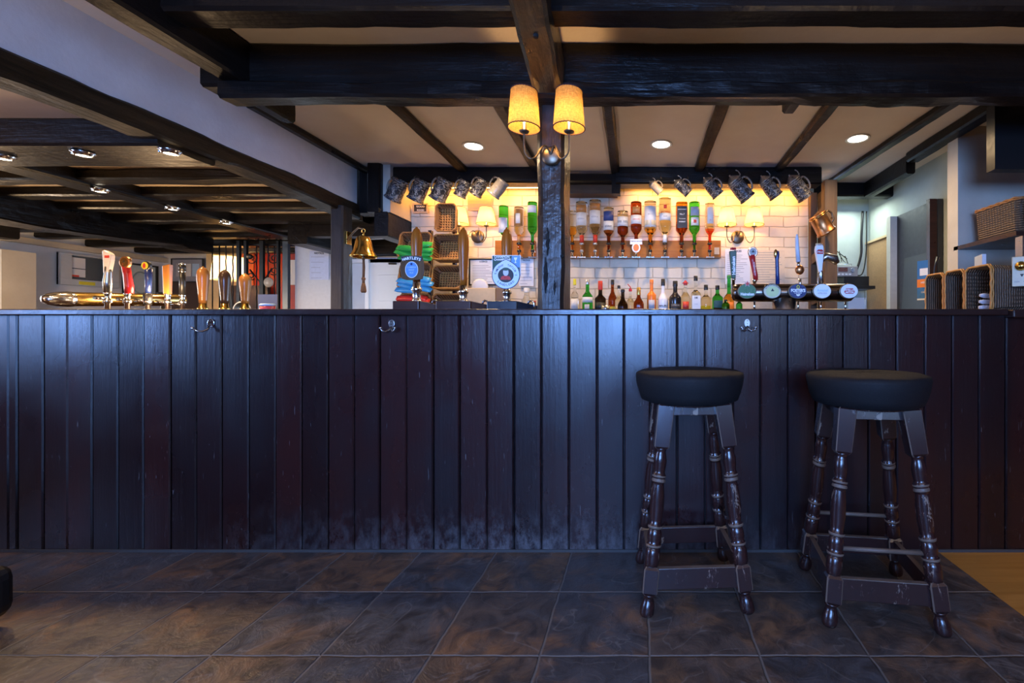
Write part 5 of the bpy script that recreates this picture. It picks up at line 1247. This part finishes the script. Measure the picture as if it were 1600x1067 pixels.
paper('small black chalkboard with white writing near the top left of the brick', 645, 318, 669, 333, 3.97, plain('chalkboard', (.03,.025,.03), .6), 0, plain('pale_wood_frame', (.55,.42,.30), .5), 'chalkboard', 'sign')
m = MB(); m.text('GOOD', .024, MF(*P(657, 322.5, 3.964)), 0, .02); m.text('FOOD', .022, MF(*P(657, 328.5, 3.964)), 0, .02); o = m.build('chalk_lettering', WTXT, bpy.data.objects['chalkboard'])
o.location = -bpy.data.objects['chalkboard'].location
paper('tan notice board with printed lines high on the brick above the ivory lamp', 731, 305, 768, 329, 3.97, plain('tan_board', (.42,.30,.17), .6), 4, None, 'notice_board', 'notice', None, INKG)
paper('framed printed licence notice below the left ivory lamp', 733, 404, 778, 446, 3.97, WPAPER, 11, BLACKP, head='LICENCE', hs=.018, name='framed_notice')
paper('white printed sheet with a picture on the brick beside the post', 811, 404, 834, 447, 3.97, WPAPER, 7, None, head='NOTICE', hs=.017)
paper('white printed list on the brick behind the green tap handle', 1133, 389, 1172, 444, 3.97, WPAPER, 15, None, head='PRICES', hs=.022)
paper('cream printed list on the brick behind the navy tap handle', 1172, 391, 1226, 444, 3.97, plain('cream_paper', (.78,.62,.42), .6), 13, None)
t = thing('till_screen', 'cream cased till standing low below the framed notice', 'till', (P(755, 0, 3.70).x, 3.70, 1.10))
MB().box(-.125, .115, -.05, .05, 0, .24).build('case', plain('cream_case', (.70,.52,.30), .45), t, bevel=.006); MB().box(.115, .19, -.04, .05, 0, .24).build('side_panel', plain('brown_case_side', (.25,.14,.06), .5), t, bevel=.004)
o = MB().lathe([(.070,0),(.075,.006),(.060,.010),(.0001,.008)], 28).build('white_plate', WTXT, None, (P(750, 0, 3.93).x, 3.93, P(0, 449, 3.93).z), (R(90), 0, 0)); tag(o, 'white round plate hanging half behind the framed notice', 'plate')

# ------------------------------------------------------------------ bell on the left post
p = P(568, 385, 3.20)
t = thing('brass_bell', 'polished brass bell with a rope pull hanging beside the dark post', 'bell', (p.x, 3.20, p.z)); k = 3.20/FPX
MB().lathe([(.004,.075),(.030,.072),(.044,.060),(.052,.03),(.058,0),(.066,-.035),(.082,-.062),(.088,-.072),(.086,-.078),(.078,-.074),(.058,-.035),(.045,.03),(.025,.058),(.0001,.062)], 32).build('bell_body', BRASS, t)
m = MB().tube([(0,0,.072),(0,0,.10)], .006, 8); m.tube([(.012*math.cos(i*math.pi/6),0,.112+.014*math.sin(i*math.pi/6)) for i in range(12)], .0035, 6, closed=True); m.build('hanger', BRASS, t)
MB().tube([(0,0,-.05),(0,0,-.095)], [.006,.010], 8).build('clapper', BRONZE, t)
m = MB().tube([(0,0,-.09),(.002,0,-.15),(0,0,-.22)], [.007,.009,.008], 10); m.lathe([(.009,-.26),(.016,-.29),(.019,-.32),(.014,-.33),(.0001,-.33)], 14); m.lathe([(.009,-.22),(.014,-.232),(.009,-.244),(.009,-.26)], 14); m.build('rope', plain('brown_rope', (.16,.075,.03), .8, nscale=120, var=.4, bump=.8), t)
MB().tube([(0,0,.125),(-.08,.07,.15),(-.20,.20,.145),(-.34,.33,.10)], .007, 8).build('bracket', BRONZE, t)
o = MB().box(-.005, .01, -.03, .03, -.05, .05).build('brass_plate', BRASS, None, (-2.300, 3.53, 1.72), (0, 0, 0), bevel=.002); tag(o, 'small brass bracket plate on the right side of the dark left post', 'plate')

# ------------------------------------------------------------------ left rooms
def wallpanel(name, label, cat, x0, y0, x1, y1, Y, mat, th=.03, bev=0):
    a, b = P(x0, y1, Y), P(x1, y0, Y); o = MB().box(-(b.x-a.x)/2, (b.x-a.x)/2, 0, th, 0, b.z-a.z).build(name, mat, None, ((a.x+b.x)/2, Y, a.z), bevel=bev)
    if cat: tag(o, label, cat)
    return o
# white kitchen door behind the bell
a, b = P(585, 0, 5.12), P(632, 0, 5.12)
d = thing('door_1', 'white panelled door seen behind the brass bell', 'door', ((a.x+b.x)/2, 5.12, 0)); d['kind'] = 'structure'
del d['label']; del d['category']
w = (b.x-a.x)/2; m = MB(); m.box(-w-.06, w+.2, 0, .05, 0, 1.80); m.build('door_panel', WTXT, d)
m = MB(); m.box(-w-.09, -w-.05, -.03, .02, 0, 1.80); m.build('frame', WTXT, d)
MB().box(-w+.05, w-.02, -.012, 0, 1.32, 1.62).build('raised_panel', WTXT, d, bevel=.004); MB().box(.0, .08, -.02, 0, 1.735, 1.755).build('closer', BLACKP, d)
slab('wall_above_left_room', -7.2, -2.06, 6.32, 6.42, ZL, ZC+.1, PLAST); slab('wall_bulkhead_back', -3.1, -2.13, 4.14, 4.24, 1.86, ZC, BT['x'])
# steel extractor edges above the passage
o = MB().hexa([(-2.85,4.5,1.90),(-2.25,4.2,1.86),(-2.25,4.24,1.86),(-2.85,4.54,1.90),(-2.85,4.5,1.925),(-2.25,4.2,1.885),(-2.25,4.24,1.885),(-2.85,4.54,1.925)]).build('steel_shelf_edge', STEEL); tag(o, 'thin steel shelf edge in the dark space above the white door', 'shelf edge')
# wall of the far left room
def sidewall(label, y0, y1, z0, z1, name, cat):
    t = thing(name, label, cat, (-6.5, (y0+y1)/2, (z0+z1)/2), (0, 0, R(90))); return t, (y1-y0)/2, (z1-z0)/2
t, w, h = sidewall('pale framed window hatch with papers stuck inside on the far left wall', 4.99, 5.55, 1.50, 1.86, 'window_hatch', 'hatch')
MB().box(-w, w, -.02, -.002, -h, h).build('glass', plain('dark_blue_pane', (.05,.08,.12), .15), t)
m = MB(); f = .07; m.box(-w, w, -.05, 0, h-.02, h); m.box(-w, w, -.05, 0, -h, -h+f); m.box(-w, -w+f+.03, -.05, 0, -h+f, h-.02); m.box(w-f, w, -.05, 0, -h+f, h-.02); m.build('frame', plain('pale_blue_frame', (.50,.56,.62), .4), t, bevel=.004)
MB().box(-w+.10, -w+.24, -.026, -.0205, .02, .14).build('paper', WPAPER, t); MB().box(-w+.10, -w+.24, -.026, -.0205, -.08, .01).build('paper', WPAPER, t); MB().box(-w+.10, -w+.18, -.028, -.0262, -.08, -.06).build('red_stripe', LABR, t)
MB().box(-.12, .03, -.056, -.0505, -h+.012, -h+.05).build('yellow_sticker', CAPY, t)
t, w, h = sidewall('framed pale print with a ring pattern on the far left wall', 5.62, 6.02, 1.36, 1.84, 'framed_print', 'picture')
MB().box(-w, w, -.01, -.002, -h, h).build('print', plain('pale_print', (.55,.64,.62), .4), t); m = MB(); f = .02
m.box(-w, w, -.03, 0, h-f, h); m.box(-w, w, -.03, 0, -h, -h+f); m.box(-w, -w+f, -.03, 0, -h+f, h-f); m.box(w-f, w, -.03, 0, -h+f, h-f); m.build('frame', BLACKP, t)
MB().tube([(.10*math.cos(i*math.pi/12), -.012, .14*math.sin(i*math.pi/12)) for i in range(24)], .008, 6, closed=True).build('ring_pattern', plain('grey_green_print', (.28,.36,.36), .5), t)
slab('trim_5', -6.49, -6.44, 2.3, 6.3, 1.90, 1.96, plain('cream_rail', (.62,.55,.42), .6))
slab('wall_pier', -6.5, -6.2, 4.35, 4.60, 0, 1.78, CREAM)
wallpanel('wainscot_panel', 'brown wooden wainscot under the small framed photographs on the left', 'panelling', 268, 440, 322, 500, 6.085, plain('grey_brown_wood', (.085,.055,.045), .5))
t = paper('dark framed set of small photographs on the far wall', 268, 404, 318, 441, 6.05, plain('grey_mount', (.30,.32,.38), .5), 0, BLACKP, name='framed_photographs', cat='picture')
for i in range(3): MB().box(-.15+.11*i, -.06+.11*i, -.006, -.0035, -.08, .09).build('photograph', [LABGY, LABW, PBLUE][i], t)
o = MB().lathe([(.035,0),(.030,.03),(.022,.10),(.026,.17),(.045,.22),(.040,.22),(.018,.14),(.0001,.02)], 20).build('metal_jug', BLACKM, None, (P(256, 0, 3.9).x, 3.9, 1.10)); tag(o, 'small dark flared jug behind the tap handles on the left bar', 'jug')
# lit alcove
o = wallpanel('curtain', 'warm lit cream curtain left of the glowing lamp', 'curtain', 322, 385, 372, 500, 5.95, plain('cream_curtain', (.72,.50,.24), .8))
REDW = plain('red_painted_panel', (.42,.03,.015), .5); OR = plain('orange_painted_panel', (.80,.16,.02), .5)
wallpanel('red_panel', 'red painted wall panel behind the iron screen', 'panel', 396, 378, 462, 500, 5.98, REDW); wallpanel('orange_panel', 'orange painted strip behind the iron screen beside the lamp', 'panel', 366, 380, 396, 500, 5.96, OR)
wallpanel('dark_dado', 'dark wooden dado behind the iron screen', 'panelling', 355, 446, 420, 500, 5.90, plain('dado_brown', (.03,.014,.01), .5))
o = wallpanel('white_leaflet', 'narrow white leaflet stand right of the iron screen', 'leaflet', 453, 406, 464, 445, 5.94, WPAPER)
p = P(358, 438, 5.6); t = thing('table_lamp', 'glowing cream table lamp seen through the iron screen', 'lamp', (p.x, 5.6, 1.10))
hz = p.z-1.10; MB().lathe([(.07,0),(.07,.015),(.02,.04),(.03,.12),(.045,.2),(.02,hz-.02),(.01,hz+.05)], 20).build('base', BRONZE, t)
MB().lathe([(.175,hz),(.150,hz+.29)], 32, caps=False).build('lamp_shade', shade_mat('glowing_cream_shade', (.95,.82,.55), .75), t); MB().ball((0,0,hz+.12), .035).build('bulb', BULB, t); point('table_lamp_glow', (0,0,hz+.12), 60, (1.0,.62,.28), .04, t)
o = MB().box(-.9, .5, -.3, .35, 0, 1.099).build('sideboard', MAHOG, None, (p.x, 5.55, 0)); tag(o, 'dark sideboard under the glowing table lamp', 'sideboard')
# iron screen: thin bars, scrolls, four tall posts
t = thing('iron_screen', 'black wrought iron screen with scrolls in front of the lit red alcove', 'screen', (0, 5.0, 0)); Ys = 5.0
def sx_(px): return (px-VX)*Ys/FPX
zt = EYE+(VY-383)*Ys/FPX
for px in (332, 343, 353, 364, 373, 401, 412, 419, 429, 452):
    tw = [(sx_(px)+.003*math.sin(i*1.6), .0, 1.10+(zt-1.10)*i/24) for i in range(25)] if px > 350 else [(sx_(px), 0, 1.1), (sx_(px), 0, zt)]
    MB().tube(tw, .0058, 6).build('bar', BLACKM, t)
MB().box(sx_(325), sx_(458), -.012, .012, zt-.01, zt+.012).build('top_rail', BLACKM, t); MB().box(sx_(325), sx_(458), -.02, .02, 1.06, 1.10).build('bottom_rail', BLACKM, t)
for px, w, c in ((379, .016, BLACKM), (390, .014, BLACKM), (415, .020, BLACKM), (440, .012, BLACKM)):
    MB().box(sx_(px)-w, sx_(px)+w, -.06, -.03, 0, 1.975).build('post', c, t)
MB().box(sx_(448), sx_(456), -.06, -.02, 0, 1.97).build('steel_post', plain('blue_grey_steel', (.10,.12,.14), .35, .7), t)
def scroll(cx, cy, r, turns=1.3, fl=1, a0=0):
    c = ((cx-VX)*Ys/FPX, EYE+(VY-cy)*Ys/FPX); n = 26
    return [(c[0]+fl*(r*(1-.72*i/n))*math.cos(a0+turns*2*math.pi*i/n), -.045, c[1]+(r*(1-.72*i/n))*math.sin(a0+turns*2*math.pi*i/n)) for i in range(n+1)]
for cx, cy, r, fl, a0 in ((433, 405, .065, 1, 2.4), (398, 405, .065, -1, 2.4), (433, 424, .05, 1, -2.4), (398, 432, .045, -1, -2.4), (424, 372, .045, 1, 0), (406, 372, .045, -1, 0), (394, 372, .03, 1, 0), (437, 372, .03, -1, 0)):
    MB().tube(scroll(cx, cy, r, 1.3, fl, a0), .006, 6).build('scroll', BLACKM, t)
MB().tube([(sx_(396), -.045, EYE+(VY-422)*Ys/FPX), (sx_(415), -.05, EYE+(VY-445)*Ys/FPX), (sx_(430), -.045, EYE+(VY-420)*Ys/FPX)], .008, 6).build('brace_bar', BLACKM, t)
MB().lathe([(.0001,-.01),(.05,-.008),(.055,0),(.05,.008),(.0001,.01)], 24, TR(sx_(428), -.07, EYE+(VY-442)*Ys/FPX) @ RX(90)).build('round_boss', plain('pale_boss', (.45,.38,.30), .4), t)
MB().ball((sx_(396), -.05, EYE+(VY-402)*Ys/FPX), .03).build('leaf_boss', BRONZE, t)
# small things beyond the counter on the left
Y = 3.0; kk = Y/FPX
p = P(378, 484, 4.4); o = MB().lathe([(.080,-.012),(.086,0),(.080,.012),(.070,.004),(.0001,.004)], 28).build('round_tray', WTXT, None, (p.x, 4.4, p.z), (R(90), 0, 0)); tag(o, 'round white rimmed black tray leaning behind the pump handles', 'tray'); MB().lathe([(.0001,.006),(.070,.006),(.070,.012),(.0001,.012)], 24).build('dark_face', BLACKP, o)
p = P(418, 483, 2.45); t = thing('condiment_tub', 'small red tub with pale blue lid on the counter', 'tub', (p.x, 2.45, 1.0995))
MB().lathe([(.030,0),(.034,.004),(.035,.034)], 24).build('tub', plain('red_print_tub', (.62,.06,.07), .35), t); MB().lathe([(.036,.034),(.036,.042),(.030,.047),(.0001,.048)], 24).build('lid', PBLUE, t)
t = thing('card_holder', 'grey perspex card holder on the counter in front of the iron screen', 'holder', (P(419, 0, 2.55).x, 2.55, 1.0995)); MB().box(-.055, .055, -.004, .0, 0, .105).build('front_sheet', N('grey_perspex').set(color=(.30,.30,.33), rough=.15, trans=.5).mat, t); MB().box(-.055, .055, 0, .05, 0, .004).build('foot', BLACKP, t)
paper('white laminated notice on the pale pier right of the iron screen', 484, 392, 514, 437, 4.99, plain('laminated_paper', (.60,.64,.78), .15), 5, None, 'laminated_notice', 'notice', 'NOTICE', INKG, hs=.03)

# ------------------------------------------------------------------ right passage
t = thing('cork_board', 'cork notice board in a pine frame on the right passage wall', 'notice board', (2.315, 4.32, 1.42), (0, 0, R(-90)))
w, h = .26, .46
MB().box(-w, w, -.012, 0, -h, h).build('cork', plain('cork_surface', (.45,.27,.13), .8, nscale=60, var=.3), t); m = MB(); f = .022
m.box(-w, w, -.03, 0, h-f, h); m.box(-w, w, -.03, 0, -h, -h+f); m.box(-w, -w+f, -.03, 0, -h+f, h-f); m.box(w-f*1.6, w, -.03, 0, -h+f, h-f); m.build('frame', plain('pine_frame', (.62,.46,.26), .45), t, bevel=.002)
o = MB().tube([(0,0,.05),(.004,0,-.05)], .006, 8).build('hanging_pen', WTXT, None, (2.27, 4.52, 1.25)); tag(o, 'white pen hanging on a string at the cork board', 'pen')
MB().tube([(0,0,.05),(-.005,0,.2),(0,0,.30)], .002, 5).build('string', BRONZE, o)
t = thing('tall_cupboard', 'dark grey cupboard with a tilted door on the right of the passage', 'cupboard', (2.312, 3.76, 0))
MB().box(-.04, .0, -.34, .26, 0, 2.0).build('side', plain('charcoal_panel', (.035,.037,.042), .5), t); MB().box(-.10, -.04, .20, .26, 0, 2.0).build('white_edge', plain('cream_door_edge', (.62,.60,.50), .5), t)
MB().box(-.10, -.045, -.34, -.30, 0, 2.0).build('brown_edge', MAHOG, t); MB().hexa([(-.08,-.28,0),(-.05,-.28,0),(-.05,.18,0),(-.08,.18,0),(-.08,-.28,1.6),(-.05,-.28,1.6),(-.05,.02,1.6),(-.08,.02,1.6)]).build('door', plain('charcoal_door', (.050,.055,.052), .4), t)
t = thing('hanging_leaflet', 'blue and red leaflet hanging by a black cord on the dark cupboard', 'leaflet', (2.20, 3.47, 1.40), (0, 0, R(-62)))
w, h = .10, .17
MB().box(-w/2, w/2, -.003, 0, -h, h*.8).build('sheet', plain('blue_leaflet', (.03,.16,.40), .3), t); MB().box(-w/2, w/2, -.0045, -.0031, -h*.42, -h*.05).build('red_band', LABO, t); MB().box(-w*.3, w*.3, -.0045, -.0031, .02, .075).build('white_box', WPAPER, t); MB().box(-w/2, w/2, -.0045, -.0031, -h, -h*.93).build('white_edge', WPAPER, t)
m = MB(); m.text('HELP', .02, MF(0, -.0052, -.035), 0, .02); m.text('CALL', .016, MF(0, -.0052, -.11), 0, .02); m.build('lettering', WPAPER, t)
o = MB().tube([(0,0,.12),(-.02,0,.06),(-.025,0,0),(-.01,0,-.08),(.03,0,-.14),(.05,0,-.17),(.05,0,-.25)], [.010,.004,.004,.004,.004,.008,.014], 8).build('power_lead', BLACKP, None, (1.94, 2.915, 1.355), (0, 0, R(-20))); tag(o, 'black cord with a plug hanging in front of the leaflet', 'cord')
# radio on its shelf
o = MB().box(-.17, .20, -.13, .13, 0, .03).build('bracket_shelf', BLACKP, None, (P(1325, 0, 4.40).x, 4.40, P(0, 434, 4.40).z-.12)); tag(o, 'black shelf carrying the grey radio in the passage', 'shelf')
o2 = MB().box(-.10, .14, -.13, .13, .0305, .12).build('black_box', BLACKP, None, o.location); tag(o2, 'black box under the grey radio', 'box')
t = thing('radio', 'small grey radio on the black shelf in the passage', 'radio', (o.location.x-.06, 4.36, o.location.z+.1215))
MB().box(-.10, .11, -.06, .06, 0, .10).build('case', plain('light_grey_plastic', (.34,.33,.32), .4), t, bevel=.006); MB().lathe([(.022,0),(.020,.012)], 18, TR(.055,-.06,.06) @ RX(90)).build('dial', CHROME, t); MB().box(-.08, .01, -.063, -.0605, .045, .085).build('display', plain('red_brown_display', (.16,.07,.06), .3), t)
m = MB()
for i in range(4): m.box(-.085+.035*i, -.062+.035*i, -.064, -.0605, .014, .028)
m.build('key_row', WTXT, t)
MB().tube([(-.09,.03,.10),(-.09,.03,.13),(.09,.03,.13),(.09,.03,.10)], .003, 6).build('carry_handle', CHROME, t)
t = thing('wire_rack', 'thin black wire rack on the passage wall above the radio', 'rack', (P(1308, 0, 4.50).x, 4.50, P(0, 400, 4.5).z))
for k_ in range(3): MB().tube([(-.10+.06*k_, 0, .12-.05*k_), (-.07+.06*k_, -.04, -.02-.02*k_), (-.03+.06*k_, -.04, -.04-.02*k_), (-.04+.06*k_, 0, .10-.05*k_)], .004, 6).build('wire', BLACKM, t)
MB().tube([(-.11,0,.13),(.10,0,-.03)], .004, 6).build('wire_rail', BLACKM, t)
for i, (dx, lb) in enumerate(((0, 'thick black cable looping down the passage wall, left of two'), (.045, 'thin black cable looping down the passage wall, right of two'))):
    pts = [(P(1348+6*i, 330, 4.50)), P(1346+8*i, 370, 4.50), P(1345+8*i, 400, 4.5), P(1335+12*i, 428, 4.5), P(1322+10*i, 433-4*i, 4.49), P(1312, 428, 4.46)]
    sm = []
    for j in range(len(pts)-1):
        p0 = pts[max(j-1,0)]; p1 = pts[j]; p2 = pts[j+1]; p3 = pts[min(j+2,len(pts)-1)]
        for k_ in range(6):
            u = k_/6; sm.append(.5*((2*p1)+(-p0+p2)*u+(2*p0-5*p1+4*p2-p3)*u*u+(-p0+3*p1-3*p2+p3)*u**3))
    o = MB().tube(sm, .012-.006*i, 8).build('power_cable', BLACKP); tag(o, lb, 'cable')
o = MB().box(-.14, .04, -.01, 0, -.10, .10).build('wall_socket_plate', WTXT, None, (2.25, 4.545, 1.22)); tag(o, 'white socket plate low on the passage wall under the font end', 'socket')
# things hidden in the photograph by its printed roundel: plain continuation of the right-hand bar
o = MB().box(1.98, 2.9, 2.50, 2.56, 1.90, 2.27).build('menu_board_black', BLACKP); tag(o, 'black board high on the right side by the ceiling', 'board')
